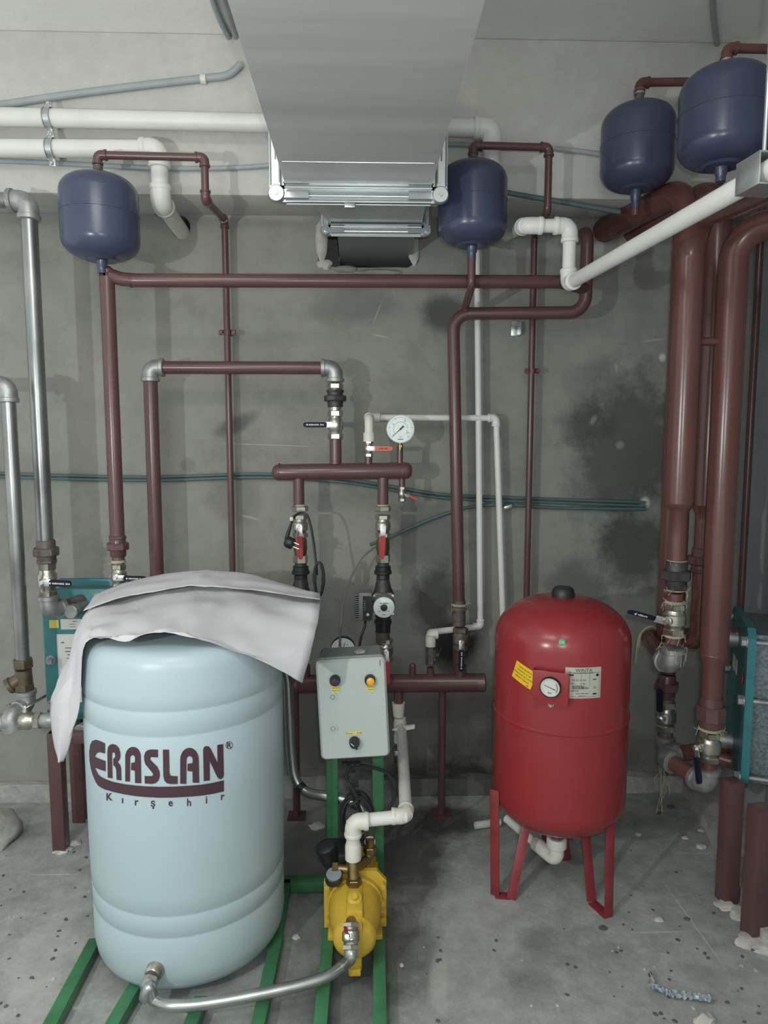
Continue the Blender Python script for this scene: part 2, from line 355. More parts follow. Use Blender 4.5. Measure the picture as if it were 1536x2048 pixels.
# right wall, slightly skewed
rw = MB(); a = V((1.55, YW, 1.45)); dr = V((-.2, -1, 0)).normalized(); rw.box(a+dr*1.4+V((.06, 0, 0)), (.1, 2.8, 2.9), x=V((dr.y, -dr.x, 0))*-1, y=dr, z=(0, 0, 1)); struct(rw.build('wall_right', m_wall_r, origin=(0, 0, 0)))
# plinths
def rough_box(mb, a, b, wx, wz, seg=40, amp=.008, seed=0):
    a = V(a); b = V(b); y = (b-a).normalized(); x = y.cross(V((0, 0, 1))); vs = []; fs = []
    for i in range(seg+1):
        p = a.lerp(b, i/seg)
        for (u, v) in ((-.5, 0), (-.5, .6), (-.42, 1), (.5, 1), (.5, 0)):
            q = p+x*u*wx+V((0, 0, v*wz)); k = amp*noise.noise(V((i*.45+seed, u*9, v*5))); vs.append(q+x*k*(1 if u < 0 else 0)+V((0, 0, k if v > .5 else 0)))
    for i in range(seg):
        for k in range(4): fs.append((i*5+k, i*5+k+1, i*5+k+6, i*5+k+5))
    fs += [(0, 1, 2, 3, 4), tuple(seg*5+k for k in (4, 3, 2, 1, 0))]; mb.add(vs, fs, False)
m_pl = surf('plinth_plaster', (.36, .36, .335, 1), (.25, .25, .235, 1), (.50, .49, .45, 1), ('X', 'Z'), [(.35, .06, .5, .3, 0, DF, .8, .6)], 5, .6)
pl = MB(); rough_box(pl, (1.36, YW-.02, 0), (-2.5, YW-.02, 0), -.04, .075, 90, .012); struct(pl.build('baseboard_back', m_pl, origin=(0, 0, 0)))
pr = MB(); pr.prism([(1.36, 2.82), (1.30, 2.45), (1.18, 1.9), (1.6, 1.9), (1.6, 2.82)], (0, 0, 0), (1, 0, 0), (0, 1, 0), (0, 0, 1), .045); struct(pr.build('baseboard_right', m_pl, origin=(0, 0, 0)))

# ------------------------------------------------------------------ piping kit
def ring(mb, p, d, r, l, k=1.18):
    p = V(p); d = V(d).normalized(); mb.lathe(p-d*l/2, d, [(0, r*1.02), (l*.12, r*k), (l*.88, r*k), (l, r*1.02)], 24)
def run(name, pts, r, m, label, cat='pipe', bend=None, seg=20, group=None):
    t = thing(name, pts[-1], label, cat, group)
    mb = MB(); mb.sweep(pts, r, seg, bend=bend or r*2.2); mb.build('pipe', m, t); return t
def elbow(t, c, a, b, r, m, L=None, k=1.2, name='elbow'):
    c = V(c); a = V(a).normalized(); b = V(b).normalized(); L = L or r*2.3
    if m.name.startswith(('white', 'beige')): k = 1.12
    mb = MB(); mb.sweep([c+a*L, c, c+b*L], r*1.13, 20, bend=L*.8)
    ring(mb, c+a*(L-.25*r), a, r*1.13, r*.6, k/1.05); ring(mb, c+b*(L-.25*r), b, r*1.13, r*.6, k/1.05)
    return mb.build(name, m, t)
def union(t, c, d, r, m, s=1., n=8, name='union'):
    d = V(d).normalized(); c = V(c); mb = MB()
    mb.lathe(c-d*r*2.2*s, d, [(0, r*1.1), (r*.2*s, r*1.22), (r*4.2*s, r*1.22), (r*4.4*s, r*1.1)], 24)
    mb.hexa(c-d*r*.75*s, d, r*1.5*s, r*1.75, n=n); mb.hexa(c-d*r*2.2*s, d, r*.7*s, r*1.38, n=n)
    return mb.build(name, m, t)
def hemp(t, p, d, r, k=9, L=.02):
    mb = MB(); d = V(d).normalized(); p = V(p)
    for i in range(3): mb.lathe(p+d*(i*.003-.003), d, [(0, r), (.0012, r*1.07), (.003, r)], 16)
    k = int(k*.55); L *= .8
    for i in range(k):
        a = random.random()*6.28; u = d.orthogonal(); w_ = d.cross(u).normalized(); u.normalize(); q = p+(u*math.cos(a)+w_*math.sin(a))*r
        o = (q-p).normalized(); mb.sweep(smooth_path([q, q+o*L*.3+V((0, 0, random.uniform(-.4, .3)*L)), q+o*L*random.uniform(.2, .6)+V((random.uniform(-.3, .3)*L, 0, random.uniform(-1.2, .6)*L))], 4), .0007, 4)
    o = mb.build('hemp_wrap', M['hemp'], t); o['kind'] = 'stuff'; return o
def ball_valve(c, d, r, hd, hn, label, sleeve, L=None, hl=None, m=None, text=False, name='ball_valve', hw=None, tm=None):
    """c centre, d flow axis, hd lever direction, hn stem direction"""
    c = V(c); d = V(d).normalized(); hn = V(hn).normalized(); hd = V(hd).normalized(); L = L or r*4.6; m = m or M['nickel']
    t = thing(name, c-V((0, 0, L/2 if abs(d.z) > .5 else r*1.3)), label, 'valve')
    mb = MB(); mb.hexa(c-d*L/2, d, L*.2, r*1.42); mb.hexa(c+d*L*.3, d, L*.2, r*1.42)
    mb.lathe(c-d*L*.31, d, [(0, r*1.15), (L*.1, r*1.2), (L*.16, r*1.45), (L*.46, r*1.45), (L*.52, r*1.2), (L*.62, r*1.15)], 24)
    mb.lathe(c, hn, [(0, r*.6), (r*1.75, r*.6), (r*1.8, r*.4), (r*1.95, r*.4)], 16); mb.build('body', m, t)
    hl = hl or r*6; hw = hw or r*.95; s = c+hn*r*1.95; n2 = MB()
    side = hn.cross(hd)
    n2.box(s+hd*hl*.12, (hl*.34, hw*1.1, r*.14), x=hd, y=side, z=hn, bev=.0004); le = n2.build('lever', M['chrome'], t)
    n4 = MB(); n4.hexa(s+hn*r*.05, hn, r*.35, r*.36); n4.build('stem_nut', M['chrome'], t)
    n3 = MB(); a = s+hd*hl*.27; pts = []
    prof = [(0, -.42), (.05, -.5), (.75, -.5), (.93, -.46), (1, -.25), (1, .25), (.93, .46), (.75, .5), (.05, .5), (0, .42)]
    n3.prism([(p[0]*hl*.73, p[1]*hw) for p in prof], a-hn*r*.12, hd, side, hn, r*.42); sl = n3.build('handle_sleeve', sleeve, le)
    if text or tm:
        tb = MB(); u, v = (hd, hn.cross(hd))
        if u.x < -.2 or (abs(u.x) <= .2 and u.z < 0): u = -u; v = -v
        if u.cross(v).dot(hn) < 0: v = -v
        textmb(tb, text, hw*.42, a+hd*hl*.36+hn*r*.30, u, v, hn); tb.build('handle_lettering', tm or M['wlabel'], sl)
    return t
UP = V((0, 0, 1)); DN = V((0, 0, -1)); RT = V((1, 0, 0)); LF_ = V((-1, 0, 0)); BK = V((0, 1, 0)); FR = V((0, -1, 0))

# ------------------------------------------------------------------ ventilation duct
dt = thing('ventilation_duct', P(715, 450, 2.7), 'large galvanised sheet metal duct with flanges running along the ceiling into the back wall', 'duct')
fa, fb = P(572, 374, 2.3), P(862, 372, 2.3); zb = fa.z
na, nb = P(455, 0, 1.32), P(968, 0, 1.32)
Yn = .35; k = (2.3-Yn)/(2.3-1.32)
nl = fa.x+(na.x-fa.x)*k; nr = fb.x+(nb.x-fb.x)*k; znear = zb+(na.z-zb)*k
mb = MB()
def sect(mb, xa0, xa1, ya, za, xb0, xb1, yb, zb_, top_a, top_b, seg=18):
    vs = []; fs = []
    for i in range(seg+1):
        t = i/seg; x0 = xa0+(xb0-xa0)*t; x1 = xa1+(xb1-xa1)*t; y = ya+(yb-ya)*t; z = za+(zb_-za)*t; tt = top_a+(top_b-top_a)*t
        sag = (.0035 if i % 2 else 0) if seg > 4 else 0
        nx = 9
        row = [(x0, y, tt)]+[(x0+(x1-x0)*j/(nx-1), y, z-(sag if 0 < j < nx-1 else 0)) for j in range(nx)]+[(x1, y, tt)]
        vs += row
    w_ = 11
    for i in range(seg):
        for j in range(w_-1): fs.append((i*w_+j, i*w_+j+1, (i+1)*w_+j+1, (i+1)*w_+j))
        fs.append((i*w_+w_-1, i*w_, (i+1)*w_, (i+1)*w_+w_-1))
    fs += [tuple(range(w_)), tuple(range(seg*w_, seg*w_+w_))[::-1]]
    mb.add(vs, fs, True)
TOP = zb+.36
sect(mb, nl, nr, Yn, znear, fa.x, fb.x, 2.285, zb, znear+.36, TOP); mb.build('main_section', M['duct'], dt, ang=14)
def flange(name, x0, x1, z0, z1, y, wd=.05, th=.05):
    mb = MB(); f = MB()
    for (a, b) in (((x0, z0), (x1, z0)), ((x1, z0), (x1, z1)), ((x1, z1), (x0, z1)), ((x0, z1), (x0, z0))):
        a = V((a[0], y, a[1])); b = V((b[0], y, b[1])); d = (b-a).normalized(); o = d.cross(V((0, -1, 0)))*-1
        o = -o if (a+o*.01-V(((x0+x1)/2, y, (z0+z1)/2))).length < (a-V(((x0+x1)/2, y, (z0+z1)/2))).length else o
        for s in (-1, 1):
            mb.box((a+b)/2+o*wd*.5+V((0, s*th*.28, 0)), ((b-a).length+wd*.9, .0022, wd), x=d, z=o)
            mb.box((a+b)/2+o*.002+V((0, s*th*.6, 0)), ((b-a).length, th*.7, .004), x=d, z=o)
            mb.sweep([a+o*wd*.62+V((0, s*th*.34, 0)), b+o*wd*.62+V((0, s*th*.34, 0))], .0022, 6)
            mb.sweep([a+o*wd*.92+V((0, s*th*.28, 0)), b+o*wd*.92+V((0, s*th*.28, 0))], .0036, 8)
            mb.sweep([a+o*wd*.3+V((0, s*th*.9, 0)), b+o*wd*.3+V((0, s*th*.9, 0))], .003, 8)
    mb.build(name, M['zinc'], dt)
    for (x, z, sx, sz) in ((x0, z0, -1, -1), (x1, z0, 1, -1), (x0, z1, -1, 1), (x1, z1, 1, 1)):
        c = V((x+sx*wd*.55, y, z+sz*wd*.55)); f = MB(); f.lathe(c+V((0, -th*.62, 0)), (0, 1, 0), [(0, wd*.46), (.003, wd*.52), (.012, wd*.55), (.014, wd*.4)], 20); f.box(c+V((-sx*wd*.9, -th*.5, 0)), (wd*2.2, .004, wd*.5)); f.box(c+V((0, -th*.5, -sz*wd*.9)), (wd*.5, .004, wd*2.2))
        pc = f.build('flange_corner', M['zinc'], dt); f = MB(); f.hexa(c+V((0, -th*.62-.006, 0)), (0, 1, 0), .008, .007); f.build('bolt', M['zinc'], pc)
flange('flange', fa.x, fb.x, zb, TOP, 2.3)
s0, s1 = P(662, 452, 2.53), P(842, 452, 2.53)
mb = MB(); sect(mb, fa.x+.04, fb.x-.004, 2.335, zb+.004, s0.x, s1.x, 2.515, s0.z, TOP-.02, s0.z+.16, 2); mb.build('reducer_section', M['zinc'], dt)
q = P(700, 323, 2.0); yy = (zb-0)/1; ys_ = P(700, 323, 1).y
for _i in range(200):
    ys_ = 1.5+_i*.004
    if P(700, 323, ys_).z >= zb+(znear-zb)*(2.285-ys_)/(2.285-Yn)+.0: break
k_ = (2.285-ys_)/(2.285-Yn); mb = MB(); mb.sweep([V((fa.x+(nl-fa.x)*k_+.012, ys_, zb+(znear-zb)*k_-.0015)), V((fb.x+(nr-fb.x)*k_-.012, ys_, zb+(znear-zb)*k_-.0015))], .0022, 8); mb.build('seam_ridge', M['zinc'], dt)
flange('flange', s0.x, s1.x, s0.z, s0.z+.16, 2.53, .032, .03)
cl = MB(); cc = P(700, 412, 2.29); cl.box(cc, (.035, .03, .018), bev=.003); cl.build('flange_clamp', M['zinc'], dt)
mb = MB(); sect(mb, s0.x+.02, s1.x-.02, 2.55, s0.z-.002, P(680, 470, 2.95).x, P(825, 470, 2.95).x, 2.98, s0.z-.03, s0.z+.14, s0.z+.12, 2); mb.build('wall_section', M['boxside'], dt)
# broken plaster round the opening
for (px, py, rx, rz, sd) in ((643, 480, .022, .09, 1), (650, 530, .03, .02, 2), (828, 500, .022, .06, 3), (835, 455, .02, .045, 4), (756, 545, .10, .012, 5), (690, 538, .05, .014, 6)):
    mb = MB(); p = P(px, py, YW-.004); mb.blob(p, 1, .35, 2, sd, (rx, .014, rz))
    tag(mb.build('plaster_lump', m_wall if sd > 4 else M['plaster']), {1: 'tall broken plaster edge left of the duct opening', 2: 'plaster lump at lower left corner of the duct opening', 3: 'broken plaster edge at lower right of the duct opening', 4: 'plaster lump at upper right of the duct opening', 5: 'grey mortar smear under the middle of the duct opening', 6: 'grey mortar smear under the left half of the duct opening'}[sd], 'plaster', 'plaster round the duct opening')

# ------------------------------------------------------------------ blue tanks
def blue_tank(px, py, Y, hw, hh, label, top, bot):
    c = P(px, py, Y); r = hw*.955*Y/F; h = hh*.86*Y/F; bot += h*.12; top += h*.04
    t = thing('expansion_tank', c-V((0, 0, h)), label, 'tank', 'blue expansion tanks')
    mb = MB(); n = 14; cr = r*.60; pr_ = []
    for i in range(n+1):
        a = math.pi/2*i/n; pr_.append((-h+ (h*.42)*(1-math.sin(a))**1.0, r-cr+cr*math.cos(a)))
    prof = [(-h, .012)]
    for i in range(n+1):
        a = math.pi/2*(i/n); prof.append((-h+h*.46*(1-math.cos(a)), (r-cr)+cr*math.sin(a)) if i else (-h, r-cr))
    prof.insert(1, (-h-.0, (r-cr)*.6))
    up = [(-z, rr) for (z, rr) in prof][::-1]
    prof = [(z-.006 if rr < .05 else z, rr) for z, rr in prof]; up = [(z+.006 if rr < .05 else z, rr) for z, rr in up]
    mid = [(h*.08-.004, r), (h*.08-.003, r*1.012), (h*.08+.003, r*1.012), (h*.08+.004, r)]
    mb.lathe(c, UP, prof+mid+up, 48); mb.build('shell', M['bluetank'], t, ang=30)
    s = MB(); s.lathe(c-V((0, 0, h+bot)), UP, [(0, .014), (bot*.4, .014), (bot*.5, .017), (bot+.01, .02)], 18); s.build('lower_stub', M['bluetank'], t)
    s = MB(); s.lathe(c+V((0, 0, h-.002)), UP, [(0, .017), (top*.5, .015), (top, .015)], 18); s.build('upper_nipple', M['oldiron'], t)
    return c, r, h
T1 = blue_tank(200, 436, 2.4, 75, 88, 'blue pressure tank hanging at the left above the pale blue barrel', .03, .03)
T2 = blue_tank(945, 410, 2.46, 69.5, 87, 'blue pressure tank just right of the ceiling duct', .03, .03)
T3 = blue_tank(1275, 296, 2.47, 72, 87, 'smaller looking blue pressure tank behind the nearest one at upper right', .04, .05)
T4 = blue_tank(1447, 237, 2.08, 86, 101, 'nearest blue pressure tank at the upper right edge', .02, .03)

# ------------------------------------------------------------------ red oxide pipes
def el2(t, c, a, b, r, m=None): return elbow(t, c, a, b, r, m or M['oxide'], L=r*2.2)
# R1 riser + crossing main
c1 = T1[0]; Y = 2.42
top = P(208, 548, Y); top = V((c1.x+.008, Y, top.z)); low = P(223, 1075, Y); low = V((top.x, Y, low.z))
r1 = thing('red_riser_pipe', P(225, 1130, Y), 'thick dark red riser pipe hanging below the left blue tank', 'pipe')
mb = MB(); mb.sweep([top+V((0, 0, .012)), low], .0245, 20); mb.build('pipe', M['oxide'], r1)
mb = MB(); mb.lathe(top+V((0, 0, -.01)), UP, [(0, .0245), (.012, .0245), (.028, .019), (.034, .012), (.036, .008)], 20); mb.build('end_cap', M['oxide'], r1)
union(r1, low-V((0, 0, .03)), DN, .022, M['oxide'], .75, 8)
mb = MB(); mb.lathe(low-V((0, 0, .125)), UP, [(0, .021), (.09, .021)], 20); mb.build('nipple', M['oldiron'], r1); hemp(r1, low-V((0, 0, .085)), UP, .023, 14, .03); hemp(r1, low-V((0, 0, .125)), UP, .022, 12, .03)
hm = thing('red_crossing_pipe', P(680, 560, 2.5), 'long horizontal dark red pipe crossing the wall under the duct', 'pipe')
e = P(1125, 560, 2.50); s_ = P(222, 552, Y)
mb = MB(); a0 = V((top.x, Y, top.z-.0)); zc = P(300, 561, Y).z
mb.sweep([a0+V((.012, 0, -.004)), V((a0.x+.045, Y, zc+.004)), V((a0.x+.09, Y, zc)), V((e.x, 2.53, e.z)), V((P(1174, 560, 2.63).x, 2.64, e.z))], .0225, 20, bend=.05); mb.build('pipe', M['oxide'], hm)
mb = MB(); ring(mb, P(262, 561, Y), RT, .0225, .004, 1.06); mb.build('weld_bead', M['oxide'], hm)
def vlv(px, py, Y, r, *a, **k): return ball_valve(P(px, py, Y), *a, **k)
vp = V((top.x, Y, P(225, 1152, Y).z))
ball_valve(vp, UP, .018, RT+V((.0, 0, -.03)), FR, 'brass ball valve with black lever below the thick riser behind the paper sheet', M['navy'], hl=.105, text='#<mmmmmmmm mmm')
p_ = thing('pipe_stub', vp-V((0, 0, .2)), 'short red stub between the ball valve and the teal heat exchanger behind the paper', 'pipe')
mb = MB(); mb.sweep([vp-V((0, 0, .04)), vp-V((0, 0, .1)), vp+V((0, .1, -.1))], .02, 16, bend=.03); mb.build('pipe', M['oxide'], p_)
# R2 overflow from tank 1 (thin)
n1 = T1[0]+V((0, 0, T1[2]+.03))
r2 = thing('red_thin_pipe', P(466, 1150, 2.77), 'thin dark red pipe from the left tank top running down the wall behind the barrel', 'pipe')
b1 = P(409, 315, 2.41)
w1 = P(409, 400, 2.5); w2 = P(450, 442, 2.765); dn = P(466, 1200, 2.765); wx = P(455, 700, 2.765).x
path = [V((n1.x, n1.y, n1.z)), V((n1.x, n1.y, b1.z)), V((b1.x, 2.41, b1.z)), V((b1.x, 2.41, P(411, 400, 2.41).z)), V((wx, 2.765, P(450, 440, 2.765).z)), V((wx, 2.765, dn.z))]
mb = MB(); mb.sweep(path, .0125, 16, bend=.02); mb.build('pipe', M['oxide'], r2)
for i in (1, 2, 3, 4):
    el2(r2, path[i], path[i-1]-path[i], path[i+1]-path[i], .0135)
def pipe_clamp(px, py, Y, r, label):
    c = P(px, py, Y); t = thing('pipe_clamp', c, label, 'clamp', 'pipe clamps on the thin red pipes')
    mb = MB(); mb.lathe(c-V((0, 0, .01)), UP, [(0, r*1.25), (.02, r*1.25)], 20); mb.box(c+V((0, .0, 0)), (r*5.2, .006, .02), bev=.002)
    mb.sweep([c+V((0, r, 0)), c+V((0, YW-Y, 0))], .005, 8); mb.build('band', M['oxide'], t)
    for s in (-1, 1):
        mb = MB(); mb.hexa(c+V((s*r*2, -.012, 0)), BK, .018, .008); mb.build('screw', M['oxide'], t)
pipe_clamp(455, 665, 2.765, .0125, 'small red pipe clamp on the thin wall pipe left of the duct')
pipe_clamp(1064, 742, 2.77, .011, 'small red pipe clamp on the thin wall pipe right of the white pipes')
# R3 loop to upper manifold
Y3 = 2.62
r3 = thing('red_loop_pipe', P(312, 1155, Y3), 'dark red pipe loop with two galvanised elbows above the upper manifold', 'pipe')
A = P(300, 735, Y3); B = P(670, 735, Y3); B.z = A.z; Ad = V((A.x, Y3, P(312, 1240, Y3).z))
mb = MB(); mb.sweep([A+DN*.03, Ad], .0255, 20); mb.build('vertical_pipe', M['oxide'], r3)
mb = MB(); mb.sweep([A+RT*.03, B-RT*.03], .0235, 20); mb.build('horizontal_pipe', M['oxide'], r3)
elbow(r3, A, DN, RT, .026, M['galv_old'], L=.05); elbow(r3, B, LF_, DN, .026, M['galv_old'], L=.05)
bz = lambda py: P(676, py, Y3).z
mx = P(677, 860, Y3).x - 0.0
mb = MB(); mb.hexa(V((B.x, Y3, bz(778))), UP, .02, .03); mb.lathe(V((B.x, Y3, bz(830))), UP, [(0, .023), (.1, .023)], 20); mb.build('nipple', M['nickel'], r3)
union(r3, V((B.x, Y3, bz(797))), DN, .0235, M['iron'], .62, 8); hemp(r3, V((B.x, Y3, bz(777))), UP, .024, 10, .02)
ball_valve(V((B.x, Y3, bz(850))), UP, .02, LF_, FR, 'ball valve with black lever pointing left above the upper manifold', M['navy'], L=.105, hl=.115, text='#<mmmmmmmm mmm')
# upper manifold
um = thing('red_manifold', P(684, 958, Y3), 'upper horizontal dark red manifold with rounded ends and welded outlets', 'manifold')
a, b = P(545, 945, Y3), P(824, 941, Y3); r = .031
mb = MB(); d = (b-a); L = d.length; mb.lathe(a, d, [(0, .012), (.004, r*.7), (.013, r*.93), (.024, r), (L-.024, r), (L-.013, r*.93), (L-.004, r*.7), (L, .012)], 32); mb.build('body', M['oxide'], um)
for px in (559, 805):
    mb = MB(); ring(mb, P(px, 943, Y3), d, r, .005, 1.03); mb.build('weld_bead', M['oxide'], um)
def outlet(px, py0, py1, r, name='outlet_pipe', t=None, Y=Y3, x=None):
    p0 = P(px, py0, Y); p1 = P(px, py1, Y); X = p1.x if x is None else x; s = 1 if py0 < py1 else -1
    mb = MB(); mb.sweep([V((X, Y, p0.z)), V((X, Y, p1.z))], r, 18); return mb.build(name, M['oxide'], t or um)
outlet(598, 955, 1012, .0205); outlet(766, 955, 1012, .0205); outlet(678, 928, 878, .0225, x=B.x); outlet(737, 930, 908, .0145); outlet(800, 930, 893, .0115); outlet(804, 955, 975, .0115)
# gauge on manifold
def gauge(c, r, n, label, stem=None, dial_txt=(), name='pressure_gauge', needle=225, depth=.03, m=None):
    c = V(c); n = V(n).normalized(); u = UP.cross(n).normalized()*1; v = n.cross(u)
    if u.x < 0: u = -u; v = n.cross(u); v = -v if v.z < 0 else v
    t = thing(name, c-V((0, 0, r)), label, 'gauge')
    mb = MB(); mb.lathe(c-n*depth, n, [(0, r*.9), (.003, r*.97), (depth*.8, r), (depth, r*1.0), (depth, r*.94)], 40); mb.build('case', m or M['galv_old'], t)
    mb = MB(); mb.lathe(c-n*.001, n, [(0, r*.94), (.0015, r*.94)], 40); mb.build('dial', M['dial'], t)
    tk = MB()
    for i in range(51):
        a = math.radians(225-270*i/50); big = i % 10 == 0; r0, r1 = r*.86, r*(.70 if big else .78)
        q = c+(u*math.cos(a)+v*math.sin(a))*(r0+r1)/2+n*.0012; dd = u*math.cos(a)+v*math.sin(a)
        tk.box(q, (r0-r1, r*(.018 if big else .010), .0004), x=dd, z=n)
    for s, x, y, sz in dial_txt: textmb(tk, s, sz*r, c, u, v, n, .0014, x*r, y*r)
    tk.build('dial_marks', M['ink'], t)
    rg = MB(); pts = [c+(u*math.cos(math.radians(a))+v*math.sin(math.radians(a)))*r*.5+n*.001 for a in range(-45, 226, 9)]; rg.sweep(pts, .0005, 6); rg.build('red_scale', M['redink'], t)
    nd = MB(); a = math.radians(needle); dd = u*math.cos(a)+v*math.sin(a); sd = n.cross(dd)
    nd.prism([(-.30*r, -.07*r), (-.02*r, -.03*r), (.74*r, -.008*r), (.74*r, .008*r), (-.02*r, .03*r), (-.30*r, .07*r)], c+n*.002, dd, sd, n, .0008); nd.lathe(c+n*.002, n, [(0, r*.07), (.002, r*.07)], 16); nd.build('needle', M['ink'], t)
    if stem:
        mb = MB(); mb.hexa(c-V((0, 0, r+.002))-n*depth*.5-V((0, 0, .014)), UP, .010, .011); mb.lathe(c-V((0, 0, r+.024))-n*depth*.5, UP, [(0, .008), (.03, .008)], 14); mb.build('stem', M['brass'], t)
    return t
gx = P(800, 900, Y3).x
gc = P(800, 858, Y3-.03); gc.x = gx
gauge(gc, .052, FR, 'large round white pressure gauge standing on the upper manifold', True, (('0', -.52, -.42, .16), ('4', -.52, .33, .16), ('10', .3, .55, .16), ('16', .52, -.26, .16), ('bar', 0, -.55, .13), ('#mmmmmmmm', 0, -.72, .09)), needle=223)
# orange valve under white elbow
wv = P(737, 897, Y3); wv.x = P(737, 905, Y3).x
ball_valve(wv, UP, .0125, RT, FR, 'small ball valve with orange lever pointing right on the upper manifold', M['orange'], L=.062, hl=.088, hw=.017, text='#mmmm mmm', tm=M['ink'])
dv = P(804, 988, Y3); ball_valve(dv, UP, .010, V((.9, -.3, -.45)), V((.75, -.66, 0)), 'small drain cock with orange lever under the right end of the manifold', M['orange'], L=.055, hl=.045, hw=.016)
# twin pump branches
def hexset(t, x, Y, py, h, r, m, name='nut', py2=None):
    z = P(766, py, Y).z; mb = MB(); mb.hexa(V((x, Y, z-h/2)), UP, h, r, rot=.2); return mb.build(name, m, t)
def branch(px0, px1, side):
    x = P(px0, 1012, Y3).x
    z = lambda py: P(px0, py, Y3).z
    where = 'left' if side < 0 else 'right'
    t = thing('pump_branch', V((x, Y3, z(1160))), {'left': 'left column of brass nuts and black union above the half hidden pump', 'right': 'right column of brass nuts and black union above the fully visible pump'}[where], 'pipe fitting')
    hexset(t, x, Y3, 1017, .02, .031, M['nickel']); hemp(t, V((x, Y3, z(1012))), UP, .022, 8, .015)
    mb = MB(); mb.lathe(V((x, Y3, z(1112))), UP, [(0, .022), (.03, .026), (.06, .024), (.075, .02)], 20); mb.build('check_valve', M['brass'], t)
    hexset(t, x, Y3, 1117, .03, .028, M['nickel'])
    mb = MB(); mb.lathe(V((x, Y3, z(1150))), UP, [(0, .024), (.05, .022)], 20); mb.build('nipple', M['iron'], t)
    mb = MB(); mb.lathe(V((x, Y3, z(1148))), UP, [(0, .031), (.003, .034), (.012, .034), (.016, .03), (.03, .03), (.032, .026)], 12, False); mb.lathe(V((x, Y3, z(1170))), UP, [(0, .03), (.012, .026), (.045, .024)], 20); mb.build('union', M['black'], t)
    ball_valve(V((x, Y3, z(1052))), UP, .020, DN+V((.03 if side < 0 else -.05, 0, 0)), FR, 'ball valve with hanging red lever on the %s pump branch' % where, M['redhandle'], L=.085, hl=.12, hw=.019)
    # circulator pump
    pz = z(1200); y = Y3-.02
    pt = thing('circulator_pump', V((x, y, pz-.06)), {'left': 'circulator pump half hidden behind the white paper', 'right': 'circulator pump with round white face beside the hanging cord'}[where], 'pump', 'circulator pumps')
    mb = MB(); mb.lathe(V((x, y, pz-.085)), UP, [(0, .022), (.03, .03), (.06, .042), (.11, .042), (.14, .03), (.17, .022)], 24); mb.build('housing', M['iron'], pt)
    mb = MB(); f = .083; q = .012; h = f/2
    mb.prism([(-h, -h+q), (-h+q, -h), (h-q, -h), (h, -h+q), (h, h-q), (h-q, h), (-h+q, h), (-h, h-q)], V((x, y-.035, pz)), RT, UP, FR, .018); mb.lathe(V((x, y-.05, pz)), FR, [(0, .043), (.04, .041), (.045, .038)], 32); mb.build('motor_flange', M['pumpgrey'], pt)
    for sx in (-1, 1):
        for sz in (-1, 1): mb = MB(); mb.lathe(V((x+sx*.034, y-.052, pz+sz*.034)), FR, [(0, .005), (.005, .0045)], 10); mb.build('screw', M['chrome'], pt)
    mb = MB(); fc = V((x, y-.095, pz)); mb.lathe(fc, FR, [(0, .0385), (.004, .0385), (.006, .036)], 40); fp = mb.build('face_plate', M['dial'], pt)
    mb = MB(); textmb(mb, '#mmm mmmmmm', .0055, fc, RT, UP, FR, .0066, 0, .016); textmb(mb, '#mmmm', .003, fc, RT, UP, FR, .0066, -.016, .006)
    textmb(mb, 'CE', .009, fc, RT, UP, FR, .0066, -.018, -.014); textmb(mb, '#mmm', .004, fc, RT, UP, FR, .0066, .018, -.014); textmb(mb, '#mmmmmmmmm', .003, fc, RT, UP, FR, .0066, 0, -.026); mb.build('face_lettering', M['ink'], fp)
    mb = MB(); mb.lathe(fc+FR*.005, FR, [(0, .013), (.005, .0125), (.006, .010)], 24); mb.box(fc+FR*.012, (.016, .002, .003), x=(1, 0, .5)); mb.build('centre_plug', M['black'], pt)
    # terminal box on the left
    bc = V((x-.068, y-.06, pz))
    mb = MB(); mb.box(bc, (.05, .06, .105), bev=.006)
    for i in range(12): mb.box(bc+V((-.03, 0, -.045+i*.008)), (.018, .05, .003))
    mb.build('terminal_box', M['pumpgrey'], pt)
    mb = MB(); mb.prism([(-.017, -.045), (.012, -.045), (.017, -.03), (.021, .0), (.017, .035), (.010, .043), (-.017, .043)], bc+V((.008, -.031, -.002)), RT, UP, FR, .008); mb.build('control_cover', M['black'], pt)
    mb = MB(); mb.lathe(bc+V((.009, -.039, -.026)), FR, [(0, .0055), (.001, .0055)], 16); 
    for i in range(5): mb.box(bc+V((-.002+.0*i, -.0395, -.008+i*.008)), (.002, .0005, .003))
    mb.build('control_marks', M['wlabel'], pt)
    return x, y, pz, z
xl, yl, pzl, zl = branch(600, 605, -1)
xr, yr, pzr, zr = branch(766, 770, 1)
# below right pump
t = thing('pump_branch', V((xr, Y3, zr(1290))), 'black union and brass fitting under the fully visible circulator pump', 'pipe fitting')
mb = MB(); mb.lathe(V((xr, Y3, zr(1262))), UP, [(0, .028), (.03, .03), (.032, .034), (.044, .034), (.046, .028), (.06, .025)], 12, False); mb.build('union', M['black'], t)
mb = MB(); mb.lathe(V((xr, Y3, zr(1288))), UP, [(0, .02), (.012, .028), (.04, .026), (.05, .03)], 12, False); mb.build('fitting', M['oldiron'], t)
ball_valve(V((xr+.01, Y3, zr(1300))), UP, .020, DN+V((.06, 0, 0)), FR, 'ball valve with red lever half hidden by the grey control box', M['redhandle'], L=.09, hl=.12, hw=.019)
